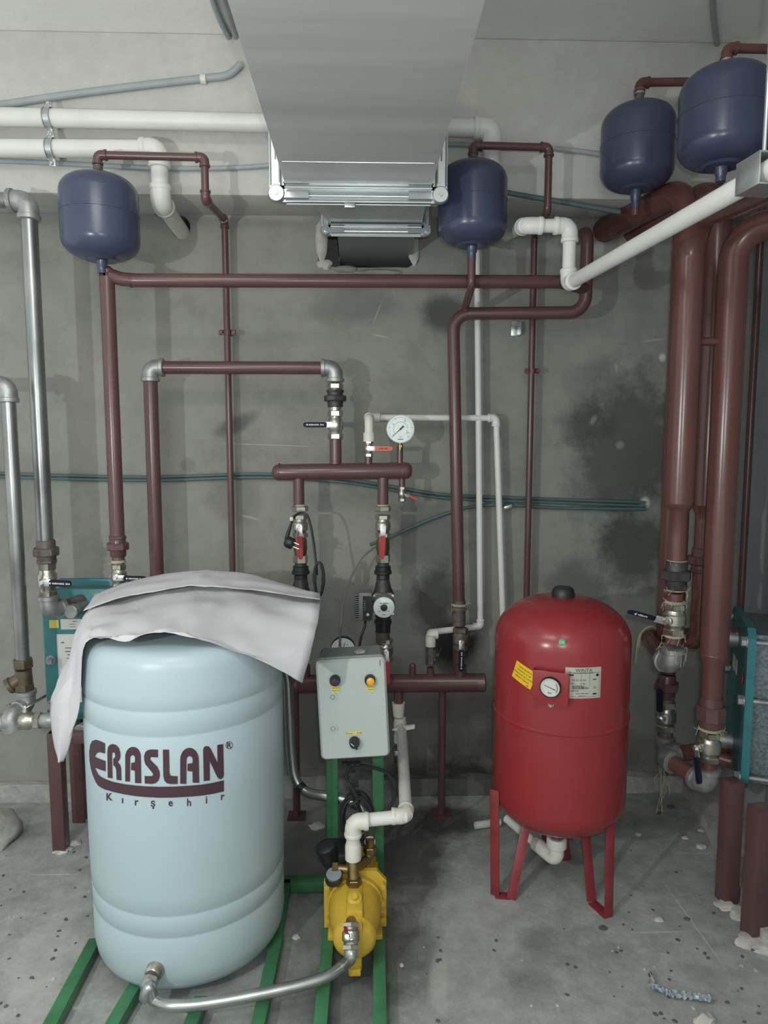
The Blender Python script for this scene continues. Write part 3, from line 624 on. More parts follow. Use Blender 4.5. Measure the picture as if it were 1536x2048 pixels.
# lower manifold with legs
lm = thing('red_manifold', P(780, 1640, 2.66), 'lower horizontal dark red manifold standing on two thin legs', 'manifold')
a, b = P(585, 1368, 2.64), P(970, 1365, 2.64); d = b-a; L = d.length; r = .035
mb = MB(); mb.lathe(a, d, [(0, .012), (.004, r*.7), (.02, r), (L-.01, r), (L-.006, r*1.06), (L, r*.95)], 32); mb.build('body', M['oxide'], lm)
for px, py in ((592, 1640), (884, 1630)):
    x = P(px, 1500, 2.66).x; mb = MB(); mb.sweep([V((x, 2.66, a.z-.02)), V((x, 2.66, 0))], .0145, 16); mb.build('leg', M['oxide'], lm)
    mb = MB(); mb.box((x, 2.66, .003), (.07, .07, .006)); mb.build('foot_plate', M['oxide'], lm)
for px, top_, r in ((610, 1330, .0215), (766, 1320, .0215), (825, 1330, .0125), (861, 1335, .0145), (921, 1330, .0225)):
    x = P(px, 1365, 2.64).x; mb = MB(); z1 = P(px, top_, 2.64).z; mb.sweep([V((x, 2.64, a.z)), V((x, 2.64, z1))], r, 18)
    if px == 825: mb.lathe(V((x, 2.64, z1-.002)), UP, [(0, r), (r*.5, r*.8), (r*.8, r*.3)], 16)
    mb.build('outlet_pipe', M['oxide'], lm)
x8 = P(797, 1400, 2.64).x; mb = MB(); mb.sweep([V((x8, 2.64, a.z)), V((x8, 2.64, P(797, 1408, 2.64).z))], .0185, 18); mb.build('outlet_pipe', M['oxide'], lm)
# gauge half hidden behind control box
gauge(P(686, 1300, 2.5), .047, FR, 'pressure gauge peeking over the top of the grey control box', None, (('2', -.35, .45, .16), ('10', .35, .45, .16)), needle=75, m=M['black'])
# R5
Y5 = 2.68; X5 = P(906, 665, Y5).x; X5b = P(918, 1215, Y5).x
r5 = thing('red_riser_pipe', P(918, 1330, Y5), 'dark red riser pipe right of centre that turns over to the right below the tank', 'pipe')
zt = P(1000, 628, Y5).z; X6 = P(1174, 560, Y5-.05).x
mb = MB(); mb.sweep([V((X5b, Y5, P(918, 1215, Y5).z)), V((X5, Y5, zt)), V((X6, Y5-.04, zt)), V((X6, Y5-.04, P(1177, 470, Y5).z)), V((X6+.02, Y5+.14, P(1180, 455, Y5).z))], .0235, 20, bend=.06); mb.build('pipe', M['oxide'], r5)
mb = MB(); x5 = X5b; z_ = lambda py: P(918, py, Y5).z
mb.lathe(V((x5, Y5, z_(1250))), UP, [(0, .026), (.06, .028), (.062, .036), (.075, .037), (.078, .026), (.10, .025)], 24); mb.build('coupling', M['oldiron'], r5); hemp(r5, V((x5, Y5, z_(1210))), UP, .026, 26, .04)
mb = MB(); mb.lathe(V((x5, Y5, z_(1340))), UP, [(0, .0225), (.12, .0225)], 18); mb.build('lower_pipe', M['oxide'], r5)
ball_valve(V((x5+.004, Y5-.02, z_(1275))), UP, .021, DN+V((-.02, 0, 0)), FR, 'ball valve with black lever hanging down over the sooty patch', M['navy'], L=.09, hl=.115, hw=.02, text='#<mmmmmmmm mmm', m=M['oldiron'])
n2 = T2[0]-V((0, 0, T2[2]+.03))
t = thing('red_thin_pipe', P(930, 620, Y5), 'thin cranked red pipe from the second blue tank down to the riser bend', 'pipe')
mb = MB(); q = P(940, 575, 2.47); mb.sweep([n2+V((0, 0, .004)), V((n2.x, 2.46, q.z)), P(931, 612, Y5-.03), V((P(931, 625, Y5).x, Y5-.01, zt))], .0135, 14, bend=.03); mb.build('pipe', M['oxide'], t)
# T2 top pipe & thin wall pipe
nn = T2[0]+V((0, 0, T2[2]+.03)); bb = P(1098, 295, 2.47); XW = P(1063, 742, 2.77).x
path = [nn, V((nn.x, nn.y, bb.z)), V((bb.x, 2.47, bb.z)), V((bb.x, 2.47, P(1100, 425, 2.47).z)), V((XW, 2.77, P(1072, 470, 2.77).z)), V((XW, 2.77, P(1058, 1235, 2.77).z))]
t = thing('red_thin_pipe', path[-1], 'thin dark red pipe from the second tank down the wall behind the red vessel', 'pipe')
mb = MB(); mb.sweep(path, .0125, 16, bend=.02); mb.build('pipe', M['oxide'], t)
for i in (1, 2): el2(t, path[i], path[i-1]-path[i], path[i+1]-path[i], .0135)
# T3, T4 top pipes
nn = T3[0]+V((0, 0, T3[2]+.04)); bb = P(1420, 160, 2.45)
t = thing('red_thin_pipe', nn, 'thin red elbow pipe on top of the rear blue tank at upper right', 'pipe')
path = [nn, V((nn.x, nn.y, P(1275, 165, T3[0].y).z)), V((bb.x+.1, 2.45, P(1275, 165, T3[0].y).z))]; mb = MB(); mb.sweep(path, .0135, 16, bend=.02); mb.build('pipe', M['oxide_big'], t); el2(t, path[1], DN, RT, .0145, M['oxide_big'])
mb = MB(); mb.lathe(path[0]-V((0, 0, .0)), UP, [(0, .018), (.015, .018)], 12); mb.build('socket', M['galv_old'], t)
nn = T4[0]+V((0, 0, T4[2]+.02)); t = thing('red_thin_pipe', nn, 'thin red elbow pipe on top of the nearest blue tank, leaving the picture right', 'pipe')
zz = P(1475, 97, 2.08).z; path = [nn, V((nn.x, nn.y, zz)), V((nn.x+.5, nn.y, zz))]; mb = MB(); mb.sweep(path, .0125, 16, bend=.02); mb.build('pipe', M['oxide_big'], t); el2(t, path[1], DN, RT, .0135, M['oxide_big'])
mb = MB(); mb.lathe(path[0], UP, [(0, .016), (.012, .016)], 12); mb.build('socket', M['galv_old'], t)
# big pipes on the right
OB = M['oxide_big']
XB1, YB1 = 1.10, 2.42
t = thing('large_red_pipe', (XB1, YB1, .7), 'large red riser behind the left big pipe, bending back into the wall', 'pipe')
zt1 = P(1355, 372, YB1).z
mb = MB(); mb.sweep([V((XB1, YB1, .80)), V((XB1, YB1, zt1)), V((P(1200, 462, 2.84).x, 2.90, P(1205, 462, 2.84).z))], .047, 28, bend=.10); mb.build('pipe', OB, t)
q0 = T3[0]-V((0, 0, T3[2]+.05)); mb = MB(); mb.sweep([q0+V((0, 0, .01)), q0-V((0, 0, .04))], .013, 14); mb.build('tank_connection', OB, t)
rz = lambda px, py, Y: P(px, py, Y).z
mb = MB(); mb.lathe(V((XB1, YB1, rz(1340, 1345, YB1))), UP, [(0, .026), (.02, .028), (.04, .043), (.06, .044)], 24); mb.build('reducer', OB, t)
union(t, V((XB1-.003, YB1, rz(1335, 1372, YB1))), UP, .025, M['oxide'], .8, 6)
mb = MB(); mb.lathe(V((XB1, YB1, rz(1335, 1480, YB1))), UP, [(0, .026), (.18, .026)], 16); mb.build('nipple', M['oldiron'], t)
ball_valve(V((XB1, YB1, rz(1335, 1432, YB1))), UP, .024, V((-.1, -.1, 1)), V((-.75, -.66, 0)), 'ball valve with raised navy lever behind the red vessel', M['navy'], L=.11, hl=.12, hw=.02)
e0 = V((XB1, YB1, rz(1340, 1502, YB1)))
t2 = thing('pipe_elbow', e0, 'galvanised elbow and short red pipe below the raised navy lever', 'pipe')
elbow(t2, e0, UP, V((1, -.1, -.1)), .027, M['galv_old'], L=.055)
mb = MB(); ex = P(1500, 1522, 2.3); mb.sweep([e0+V((.04, 0, 0)), V((e0.x+.15, YB1-.01, e0.z-.01)), V((ex.x, 2.32, e0.z-.012))], .026, 18, bend=.03); mb.build('pipe', OB, t2)
XF1, YF1 = .985, 2.14
t = thing('large_red_pipe', (XF1, YF1, .9), 'large red pipe in front left of the big pair, necking down to a black union', 'pipe')
zf = rz(1380, 432, YF1); zn = rz(1355, 1010, YF1)
zE = P(1424, 424, 1.95).z
mb = MB(); mb.sweep([V((XF1, YF1, zn)), V((XF1, YF1, zf)), P(1536, 372, 1.62), P(1640, 325, 1.35)], .043, 28, bend=.11); mb.build('pipe', OB, t)
mb = MB(); mb.lathe(V((XF1, YF1, zn)), UP, [(-.1, .0275), (-.02, .028), (-.012, .034), (0, .043), (.004, .0445), (.006, .043)], 28); mb.lathe(V((XF1, YF1, rz(1355, 1130, YF1))), UP, [(0, .0275), (.1, .0275)], 24); mb.build('reducer', OB, t)
zu = rz(1355, 1150, YF1); union(t, V((XF1, YF1, zu)), UP, .027, M['iron'], .75, 6)
mb = MB(); mb.lathe(V((XF1, YF1, rz(1355, 1285, YF1))), UP, [(0, .024), (.16, .024)], 20); mb.build('nipple', OB, t)
hemp(t, V((XF1, YF1, rz(1355, 1124, YF1))), UP, .029, 12, .02); hemp(t, V((XF1, YF1, rz(1355, 1180, YF1))), UP, .027, 30, .035); hemp(t, V((XF1, YF1, rz(1355, 1205, YF1))), UP, .029, 30, .03); hemp(t, V((XF1, YF1, rz(1355, 1272, YF1))), UP, .027, 24, .03); hemp(t, V((XF1, YF1, rz(1355, 1300, YF1))), UP, .029, 30, .05)
ball_valve(V((XF1, YF1, rz(1355, 1238, YF1))), UP, .0245, V((-.9, .0, .25)), V((-.8, -.6, 0)), 'large brass ball valve with black lever pointing at the red vessel', M['navy'], L=.10, hl=.125, hw=.022, text='#<mmmmmm')
e1 = V((XF1, YF1, rz(1350, 1330, YF1))); Yk = 2.45
elbow(t, e1, UP, V((-.12, 1, .0)), .029, M['galv_old'], L=.055)
t2 = thing('red_branch_pipe', V((XF1, Yk, e1.z)), 'red pipe running back from the big galvanised elbow then right to the upper exchanger port', 'pipe')
k1 = P(1290, 1278, Yk); mb = MB(); mb.sweep([e1+V((-.004, .04, 0)), V((k1.x+.01, Yk, e1.z)), V((k1.x+.06, Yk+.03, e1.z+.0)), V((P(1490, 1275, 2.33).x, 2.36, P(1490, 1275, 2.33).z))], .026, 18, bend=.03); mb.build('pipe', OB, t2)
mb = MB(); f0 = V((k1.x+.01, Yk-.01, e1.z)); mb.sweep(smooth_path([f0+V((.03, 0, .03)), f0+V((0, -.01, .045)), f0+V((-.035, -.01, .02)), f0+V((-.045, -.01, -.02)), f0+V((-.05, -.01, -.09))], 6), .004, 6); mb.sweep(smooth_path([f0+V((.03, 0, .032)), f0+V((0, -.02, .05)), f0+V((-.035, -.02, .028)), f0+V((-.04, -.01, -.03))], 6), .003, 6); o = mb.build('hemp_wrap', M['hemp'], t2); o['kind'] = 'stuff'
XB2, YB2 = 1.165, 2.34
t = thing('large_red_pipe', (XB2, YB2, .8), 'large red riser pipe mostly hidden behind the right one of the big pair', 'pipe')
zt2 = P(1440, 375, YB2).z; qq = T4[0]-V((0, 0, T4[2]+.03))
mb = MB(); mb.sweep([V((XB2, YB2, rz(1410, 1010, YB2))), V((XB2, YB2, zt2)), V((XB2-.09, 2.86, zt2))], .044, 26, bend=.10); mb.build('pipe', OB, t)
mb = MB(); mb.lathe(V((XB2, YB2, rz(1410, 1010, YB2))), UP, [(-.05, .029), (-.03, .03), (0, .044)], 24); mb.sweep([V((XB2, YB2, rz(1410, 1010, YB2)-.03)), V((XB2, YB2, .98)), V((XB2, YB2, e1.z+.01)), V((XB2, YB2+.09, e1.z))], .029, 18, bend=.05); mb.build('reducer', OB, t)
union(t, V((XB2, YB2, rz(1410, 1120, YB2))), UP, .028, M['oxide'], .7, 8)
mb = MB(); mb.sweep([qq+V((0, 0, .01)), V((qq.x, qq.y, zt2+.06)), V((XB2, YB2-.0, zt2+.02))], .014, 14, bend=.03); mb.build('tank_connection', OB, t)
XF2, YF2 = 1.118, 2.14
t = thing('large_red_pipe', (XF2, YF2, .6), 'large glossy red pipe in front right of the big pair, above the lower brass valve', 'pipe')
zf2 = rz(1480, 462, YF2)
z3 = rz(1440, 1310, YF2)
mb = MB(); mb.sweep([V((XF2, YF2, z3)), V((XF2, YF2, zf2)), V((XF2+.13, YF2-.12, zf2+.005)), V((XF2+.5, YF2-.35, zf2+.01))], .0425, 28, bend=.10); mb.build('pipe', OB, t)
mb = MB(); mb.lathe(V((XF2, YF2, z3)), UP, [(-.17, .031), (-.03, .033), (0, .0425), (.003, .0435), (.006, .0425)], 28); mb.build('reducer', OB, t)
mb = MB(); mb.hexa(V((XF2, YF2, rz(1432, 1440, YF2))), UP, .05, .046, n=8); mb.lathe(V((XF2, YF2, rz(1432, 1460, YF2))), UP, [(0, .031), (.03, .038), (.06, .038), (.11, .034)], 24); mb.build('union', M['oxide'], t)
hemp(t, V((XF2, YF2, rz(1430, 1458, YF2))), UP, .033, 20, .025)
ball_valve(V((XF2, YF2, rz(1428, 1492, YF2))), UP, .0245, V((-.1, -.5, -.8)), V((-1, -.2, 0)), 'brass ball valve with drooping navy lever beside the right heat exchanger', M['navy'], L=.10, hl=.11, hw=.02)
e2 = V((XF2, YF2, rz(1425, 1570, YF2))); elbow(t, e2, UP, V((-.25, 1, 0)), .030, M['galv_old'], L=.058)
mb = MB(); mb.lathe(e2+V((0, 0, .04)), UP, [(0, .025), (.09, .025)], 16); mb.build('nipple', OB, t)
t2 = thing('galvanised_elbow', e2+V((-.06, .2, 0)), 'galvanised elbow and pipe behind the lowest brass valve leading to the exchanger port', 'pipe')
mb = MB(); e3 = e2+V((-.06, .20, .005)); mb.sweep([e2+V((-.012, .05, 0)), e3], .028, 18); mb.build('pipe', OB, t2); elbow(t2, e3, V((.25, -1, 0)), V((1, .15, 0.02)), .03, M['galv_old'], L=.055)
mb = MB(); mb.sweep([e3+V((.03, 0, 0)), V((P(1495, 1525, 2.38).x, 2.42, e3.z+.01))], .028, 18); mb.build('exchanger_pipe', OB, t2)
t = thing('pipe_crosspiece', P(1410, 683, 2.14), 'short thin red crosspiece joining the two big red pipes', 'pipe'); mb = MB(); zz = rz(1410, 683, YF1); mb.sweep([V((XF1+.035, YF1, zz)), V((XF2-.03, YF2, zz))], .0125, 14); mb.build('pipe', OB, t)
t = thing('red_thin_pipe', (1.385, 2.5, .9), 'thin dark red pipe near the right wall corner, right of the big pipes', 'pipe')
XT = P(1498, 900, 2.5).x; mb = MB(); mb.sweep([V((XT, 2.5, .80)), V((XT, 2.5, 2.7)), V((XT-.0, 2.75, 2.8))], .0125, 14, bend=.03); mb.build('pipe', M['oxide'], t)

t3 = thing('hemp_strands', e0-V((0, 0, .2)), 'loose hemp strands hanging under the elbow above the back plinth', 'fibre')
mb = MB()
for i in range(9):
    a = random.uniform(-.03, .03); L = random.uniform(.1, .22); q = e0+V((a, -.02, -.02)); mb.sweep(smooth_path([q, q+V((random.uniform(-.01, .01), 0, -L*.4)), q+V((random.uniform(-.03, .03), 0, -L*.7)), q+V((random.uniform(-.02, .02), 0, -L))], 5), .0009, 4)
o = mb.build('strands', M['hemp'], t3); o['kind'] = 'stuff'

# ------------------------------------------------------------------ galvanised pipes at left
YA = 2.45; XA = P(74, 750, YA).x
t = thing('galvanised_pipe', (XA, YA, .9), 'tall galvanised pipe at left with an elbow near the ceiling beam', 'pipe')
za = P(40, 401, YA).z; z_ = lambda py: P(85, py, YA).z; cA = V((XA, YA, za-.0))
mb = MB(); mb.sweep([cA+DN*.04, V((XA, YA, z_(1085)))], .0265, 24); mb.build('vertical_pipe', M['galv'], t)
mb = MB(); mb.sweep([cA+LF_*.04, cA+LF_*.7], .0245, 24); mb.build('horizontal_pipe', M['galv'], t)
elbow(t, cA, DN, LF_, .029, M['galv_old'], L=.062)
union(t, V((XA+.001, YA, z_(1103))), UP, .0255, M['oldiron'], .72, 8)
mb = MB(); mb.lathe(V((XA, YA, z_(1150))), UP, [(0, .024), (.07, .024)], 18); mb.build('nipple', M['iron'], t)
for q in (1132, 1190): hemp(t, V((XA, YA, z_(q))), UP, .025, 12, .02)
ball_valve(V((XA, YA, z_(1160))), UP, .0225, V((1, 0, -.05)), FR, 'ball valve with black lever below the tall galvanised pipe', M['navy'], L=.125, hl=.10, text='#<mmmmmmmm mmm')
eA = V((XA, YA, z_(1222))); elbow(t, eA, UP, V((.6, 1, .1)), .028, M['galv_old'], L=.055)
mb = MB(); mb.sweep([eA+V((.02, .035, .0)), eA+V((.07, .115, .012))], .023, 16); mb.build('port_pipe', M['oldiron'], t)
YBp = 2.35; XBp = P(32, 1070, YBp).x
t = thing('galvanised_pipe', (XBp, YBp, .6), 'short shiny galvanised pipe at the far left edge with a strainer below', 'pipe')
z_ = lambda py: P(40, py, YBp).z; cB = V((XBp, YBp, z_(770)))
mb = MB(); mb.sweep([cB+DN*.04, V((XBp, YBp, z_(1318)))], .0225, 24); mb.build('vertical_pipe', M['galv'], t)
elbow(t, cB, DN, LF_, .026, M['galv_old'], L=.055); mb = MB(); mb.sweep([cB+LF_*.04, cB+LF_*.6], .022, 20); mb.build('horizontal_pipe', M['galv'], t)
s = thing('strainer', V((XBp, YBp, z_(1385))), 'old brass Y strainer at the far left below the shiny pipe', 'strainer')
mb = MB(); mb.hexa(V((XBp, YBp, z_(1335))), UP, .03, .033); mb.lathe(V((XBp, YBp, z_(1382))), UP, [(0, .026), (.03, .028), (.075, .026)], 20); mb.hexa(V((XBp, YBp, z_(1380))), UP, .022, .033); mb.lathe(V((XBp+.005, YBp, z_(1352))), V((-.8, -.2, -.5)), [(0, .022), (.045, .024), (.048, .028), (.062, .028), (.066, .016)], 16); mb.build('body', mat('old_brass', (.13, .105, .07, 1), .45, .6, var=.25, scale=30), s)
e = V((XBp+.005, YBp, z_(1412))); t2 = thing('galvanised_elbow', e, 'pair of dark galvanised elbows below the strainer at the left edge', 'pipe')
elbow(t2, e, UP, V((-.75, -.3, -.3)), .026, M['galv_old'], L=.055); e4 = P(18, 1432, 2.28); elbow(t2, e4, e-e4, V((.2, .1, -1)), .026, M['galv_old'], L=.048)
hv = P(50, 1441, 2.3); t3 = thing('galvanised_elbow', P(8, 1445, 2.3), 'galvanised tee at the left edge beside the lying brass valve', 'pipe'); q = P(6, 1445, 2.3)
mb = MB(); mb.sweep([q+V((-.1, 0, 0)), q+V((.03, 0, 0))], .029, 18); ring(mb, q+V((.03, 0, 0)), RT, .029, .02); mb.build('tee', M['galv_old'], t3); hemp(t3, q+V((.05, 0, 0)), RT, .024, 20, .02)
ball_valve(hv, RT, .021, V((.7, .5, .35)), V((0, .2, 1)), 'horizontal brass ball valve with thin dark lever at the lower left', M['iron'], L=.11, hl=.07, hw=.012)
mb = MB(); mb.lathe(hv+RT*.05, RT, [(0, .022), (.02, .026), (.05, .026), (.055, .022), (.10, .022)], 18); tag(mb.build('pipe_nipple', M['galv_old']), 'galvanised nipple joining the lying brass valve to the exchanger', 'pipe fitting')

# ------------------------------------------------------------------ white plastic pipes
W = M['ppr']; W2 = M['ppr2']
YP = 2.53
u0 = P(0, 235, YP); u1 = P(985, 258, YP)
t = thing('white_ceiling_pipe', u1, 'upper thick white plastic pipe under the ceiling passing behind the duct', 'pipe')
a = P(0, 234, YP); b = P(984, 257, YP); d = (b-a).normalized()
mb = MB(); mb.sweep([a-d*.6, b], .030, 24); mb.sweep([b, V((b.x, YP+.0, P(985, 345, YP).z)), V((b.x, YP+.0, P(985, 385, YP).z)), V((b.x, YP+.35, P(985, 385, YP).z))], .029, 22, bend=.03); mb.build('pipe', W, t); elbow(t, b, -d, DN, .031, W, L=.062, k=1.2)
t = thing('white_ceiling_pipe', P(350, 450, 2.8), 'lower thick white plastic pipe turning down into the round wall hole', 'pipe')
a = P(0, 296, YP); b = P(318, 298, YP); d = (b-a).normalized(); c = V((b.x, YP, P(322, 405, YP).z)); h_ = V((hx2, YW+.12, hz2))
mb = MB(); mb.sweep([a-d*.6, b, c, h_+V((0, 0, -.02))], .029, 24, bend=.04); mb.build('pipe', W, t)
elbow(t, b, -d, DN, .031, W, L=.06); elbow(t, c, UP, h_-c, .031, W, L=.055)
def strap(px, py, label):
    c = P(px, py, YP); t = thing('pipe_clamp', c, label, 'clamp', 'galvanised pipe clamps on the white pipes')
    mb = MB(); vs = []; n = 30
    for k, x in enumerate((-.011, .011)):
        for i in range(n+1):
            a = math.radians(-100+200*i/n); vs.append(c+V((x, -math.cos(a)*.0335, math.sin(a)*.0335)))
    mb.add(vs, [(i, i+1, n+2+i, n+1+i) for i in range(n)])
    for x in (-.011, .011): mb.sweep([c+V((x, -math.cos(math.radians(-100+200*i/n))*.035, math.sin(math.radians(-100+200*i/n))*.035)) for i in range(n+1)], .0018, 6)
    for s in (-1, 1): mb.box(c+V((0, .004, s*.043)), (.02, .006, .024), bev=.001)
    mb.sweep([c+V((0, .03, 0)), c+V((0, YB-YP, 0))], .005, 8); mb.build('band', M['zinc'], t)
    for s in (-1, 1): mb = MB(); mb.lathe(c+V((0, -.008, s*.047)), BK, [(0, .004), (.003, .007), (.01, .007)], 10); mb.build('screw', M['chrome'], t)
strap(98, 237, 'galvanised clamp on the upper white ceiling pipe at left'); strap(103, 298, 'galvanised clamp on the lower white ceiling pipe at left')
# white loop + diagonal at right
Y1 = 2.3
eT = P(1140, 452, Y1); eB = P(1143, 568, Y1); eB.x = eT.x; eL = P(1050, 446, Y1); eL.z = eT.z
t = thing('white_diagonal_pipe', eB, 'white plastic pipe with elbows crossing diagonally in front of the big red pipes', 'pipe')
dg0 = eB; dg1 = P(1512, 357, 1.38); dd = (dg1-dg0).normalized()
bkp = P(1012, 472, 2.84); db = (bkp-eL)
mb = MB(); mb.sweep([eL+RT*.02, eT-RT*.0], .021, 20); mb.build('upper_pipe', W, t)
mb = MB(); mb.sweep([eT, eB], .021, 20); mb.build('drop_pipe', W, t)
mb = MB(); mb.sweep([eL, bkp], .021, 20); mb.build('wall_pipe', W, t)
mb = MB(); mb.sweep([dg0, dg1+dd*.6], .021, 24); mb.build('diagonal_pipe', W, t)
elbow(t, eL, RT, db, .023, W, L=.055); elbow(t, eT, LF_, DN, .023, W, L=.05); elbow(t, eB, UP, dd, .023, W, L=.045)
c = dg1+dd*.02; mb = MB(); sd = dd.cross(UP).normalized(); up2 = sd.cross(dd)
for s in (-1, 1): mb.box(c+sd*s*.031, (.07, .003, .06), x=dd, y=sd, z=up2, bev=.0008)
mb.box(c-up2*.028, (.07, .064, .003), x=dd, y=sd, z=up2); mb.box(c+up2*.028, (.07, .064, .003), x=dd, y=sd, z=up2); mb.sweep([c+up2*.03, V((c.x, c.y, 2.9))], .004, 8)
tg = thing('pipe_bracket', c, 'galvanised bracket holding the white diagonal pipe at the right edge', 'bracket'); mb.build('bracket_body', M['zinc'], tg); mb = MB(); mb.hexa(c-sd*.036, sd, .006, .012); mb.build('bolt', M['chrome'], tg)
# thin white A
YwA = 2.765; XwA = P(951, 540, YwA).x; XwB = P(961, 1240, YwA).x; cy = P(960, 1253, YwA).z
cl_ = P(862, 1256, YwA-.08)
t = thing('white_thin_pipe', V((XwB, YwA, cy)), 'thin white plastic pipe running full height beside the riser to the lower manifold', 'pipe')
xq = P(861, 1300, 2.64).x
mb = MB(); mb.sweep([V((XwA, YwA, 2.42)), V((XwB, YwA, cy)), V((xq, YwA-.08, cy)), V((xq, 2.64, cy-.01)), V((xq, 2.64, rz(860, 1290, 2.64)))], .0125, 16, bend=.015); mb.build('pipe', W, t)
elbow(t, V((XwB, YwA, cy)), UP, LF_, .0135, W, L=.03); elbow(t, V((xq, 2.66, cy)), RT, V((0, -.2, -1)), .0165, W, L=.03)
mb = MB(); mb.lathe(V((xq, 2.64, rz(860, 1292, 2.64))), UP, [(0, .02), (.03, .02), (.04, .018)], 18); mb.build('socket', W2, t)
mb = MB(); mb.hexa(V((xq, 2.64, rz(860, 1328, 2.64))), UP, .07, .018); tag(mb.build('threaded_nipple', M['oldiron']), 'rusty nipple between the thin white pipe and lower manifold', 'pipe fitting')
ball_valve(V((xq+.012, 2.64, rz(860, 1310, 2.64))), UP, .009, V((.4, -.1, .9)), V((.9, -.4, 0)), 'tiny drain cock below the left end of the thin white pipe', M['iron'], L=.04, hl=.035, hw=.01, m=M['oldiron'])
# thin white B
za = P(870, 836, YwA).z; xb = P(992, 850, YwA).x; xb2 = P(1004, 1195, YwA).x+.004; xs = P(738, 845, Y3).x
t = thing('white_thin_pipe', V((xb, YwA, .9)), 'thin white plastic pipe from the upper manifold turning down behind the red vessel', 'pipe')
mb = MB(); mb.sweep([V((xs+.01, YwA-.03, za)), V((xb, YwA, za)), V((xb2+.004, YwA, .72))], .0125, 16, bend=.015); mb.build('pipe', W, t)
elbow(t, V((xb, YwA, za)), LF_, DN, .0145, W, L=.032)
mb = MB(); sx = xs; zv = rz(737, 882, Y3)
mb.sweep([V((sx, Y3, zv+.01)), V((sx, Y3, za-.005)), V((sx, YwA-.03, za))], .0165, 18, bend=.03); mb.lathe(V((sx, Y3, zv-.002)), UP, [(0, .022), (.03, .021), (.035, .018)], 20); mb.sweep([V((sx, YwA-.03, za)), V((sx+.03, YwA-.03, za))], .018, 18); mb.build('elbow', W2, t)
mb = MB(); ring(mb, V((sx, YwA-.055, za)), BK, .016, .03, 1.2); ring(mb, V((sx+.035, YwA-.03, za)), RT, .015, .02, 1.2); mb.build('socket', W2, t)
# lower white line to booster pump
XL = x8; z1 = rz(797, 1408, 2.64)
t = thing('white_supply_pipe', P(808, 1640, 1.95), 'white plastic supply line from the lower manifold to the yellow pump', 'pipe')
mb = MB(); mb.lathe(V((XL, 2.64, rz(797, 1432, 2.64))), UP, [(0, .021), (.015, .022), (.03, .024), (.055, .0255)], 20); mb.build('socket', W2, t)
cor = P(803, 1500, 2.58); far = P(806, 1485, 2.56); near = P(812, 1632, 1.975); lft = P(706, 1642, 1.95); lft.z = near.z
vb = V((XL+.006, 2.63, rz(800, 1448, 2.63)))
zc_ = near.z
cor = V((XL+.01, 2.60, zc_))
mb = MB(); mb.sweep([V((XL+.002, 2.63, rz(797, 1470, 2.63))), cor, near], .0195, 20, bend=.03); mb.build('sloping_pipe', W, t)
mb = MB(); ring(mb, V((XL+.005, 2.625, rz(797, 1478, 2.62))), UP, .0195, .035, 1.22); mb.build('coupling', W2, t)
mb = MB(); mb.sweep([near, lft], .0195, 20); mb.build('cross_pipe', W, t)
elbow(t, near, cor-near, LF_, .0205, W2, L=.042); elbow(t, lft, RT, DN, .0215, W2, L=.045)
mb = MB(); mb.sweep([lft, lft+DN*.10], .0205, 20); mb.lathe(lft+DN*.115, UP, [(0, .024), (.04, .024), (.05, .021)], 20); mb.build('drop_socket', W2, t)
vt = thing('plastic_valve', vb-V((0, 0, .03)), 'white plastic stop valve with flat white handle under the lower manifold', 'valve')
mb = MB(); mb.lathe(vb-V((0, 0, .035)), UP, [(0, .022), (.02, .026), (.04, .026), (.06, .022)], 20); mb.lathe(vb, FR, [(0, .012), (.035, .012)], 14); mb.build('body', W2, vt)
mb = MB(); mb.prism([(-.042, -.004), (-.02, -.007), (.02, -.008), (.045, -.006), (.046, .007), (0, .006), (-.03, .004)], vb+V((.008, -.04, .004)), V((1, 0, .10)), V((0, .2, 1)), FR, .012); mb.build('handle', W, vt)
# small black drain cock
ball_valve(P(791, 1500, 2.6), BK, .009, DN, FR, 'small dark drain cock left of the sloping white pipe', M['iron'], L=.03, hl=.06, hw=.012, m=M['oldiron'])

# ------------------------------------------------------------------ conduits and cables
def conduit(pts, r, m, label, name='conduit', group=None, seg=10):
    mb = MB(); mb.sweep(smooth_path(pts, 8), r, seg); return tag(mb.build(name, m), label, 'cable' if 'cable' in name or 'cord' in name else 'conduit', group)
def C_(px, py): # ceiling point
    d = ray(px, py); return CAMP+d*((2.888-1.5)/d.z)
conduit([P(-60, 215, 2.598), P(0, 210, 2.598), P(100, 195, 2.598), P(250, 175, 2.598), P(405, 157, 2.598), P(455, 150, 2.598), P(482, 128, 2.59)], .0125, M['conduit'], 'pale grey conduit sagging across the beam to the left of the duct')
mb = MB(); c = P(407, 158, 2.598); mb.lathe(c-RT*.009, RT, [(0, .016), (.018, .016)], 12); tag(mb.build('conduit_clip', W), 'small white clip holding the pale conduit near the duct', 'clip')
conduit([C_(485, 118), C_(455, 70), C_(432, 20), C_(410, -60)], .010, M['conduit'], 'left one of two pale conduits on the ceiling meeting at the duct')
conduit([C_(487, 118), C_(470, 70), C_(452, 20), C_(430, -60)], .009, M['conduit'], 'right one of two pale conduits on the ceiling meeting at the duct')
conduit([C_(1428, -60), C_(1425, 0), C_(1430, 60), C_(1440, 125), P(1440, 160, 2.59), P(1470, 300, 2.59)], .010, M['conduit'], 'grey conduit on the ceiling behind the nearest blue tank')
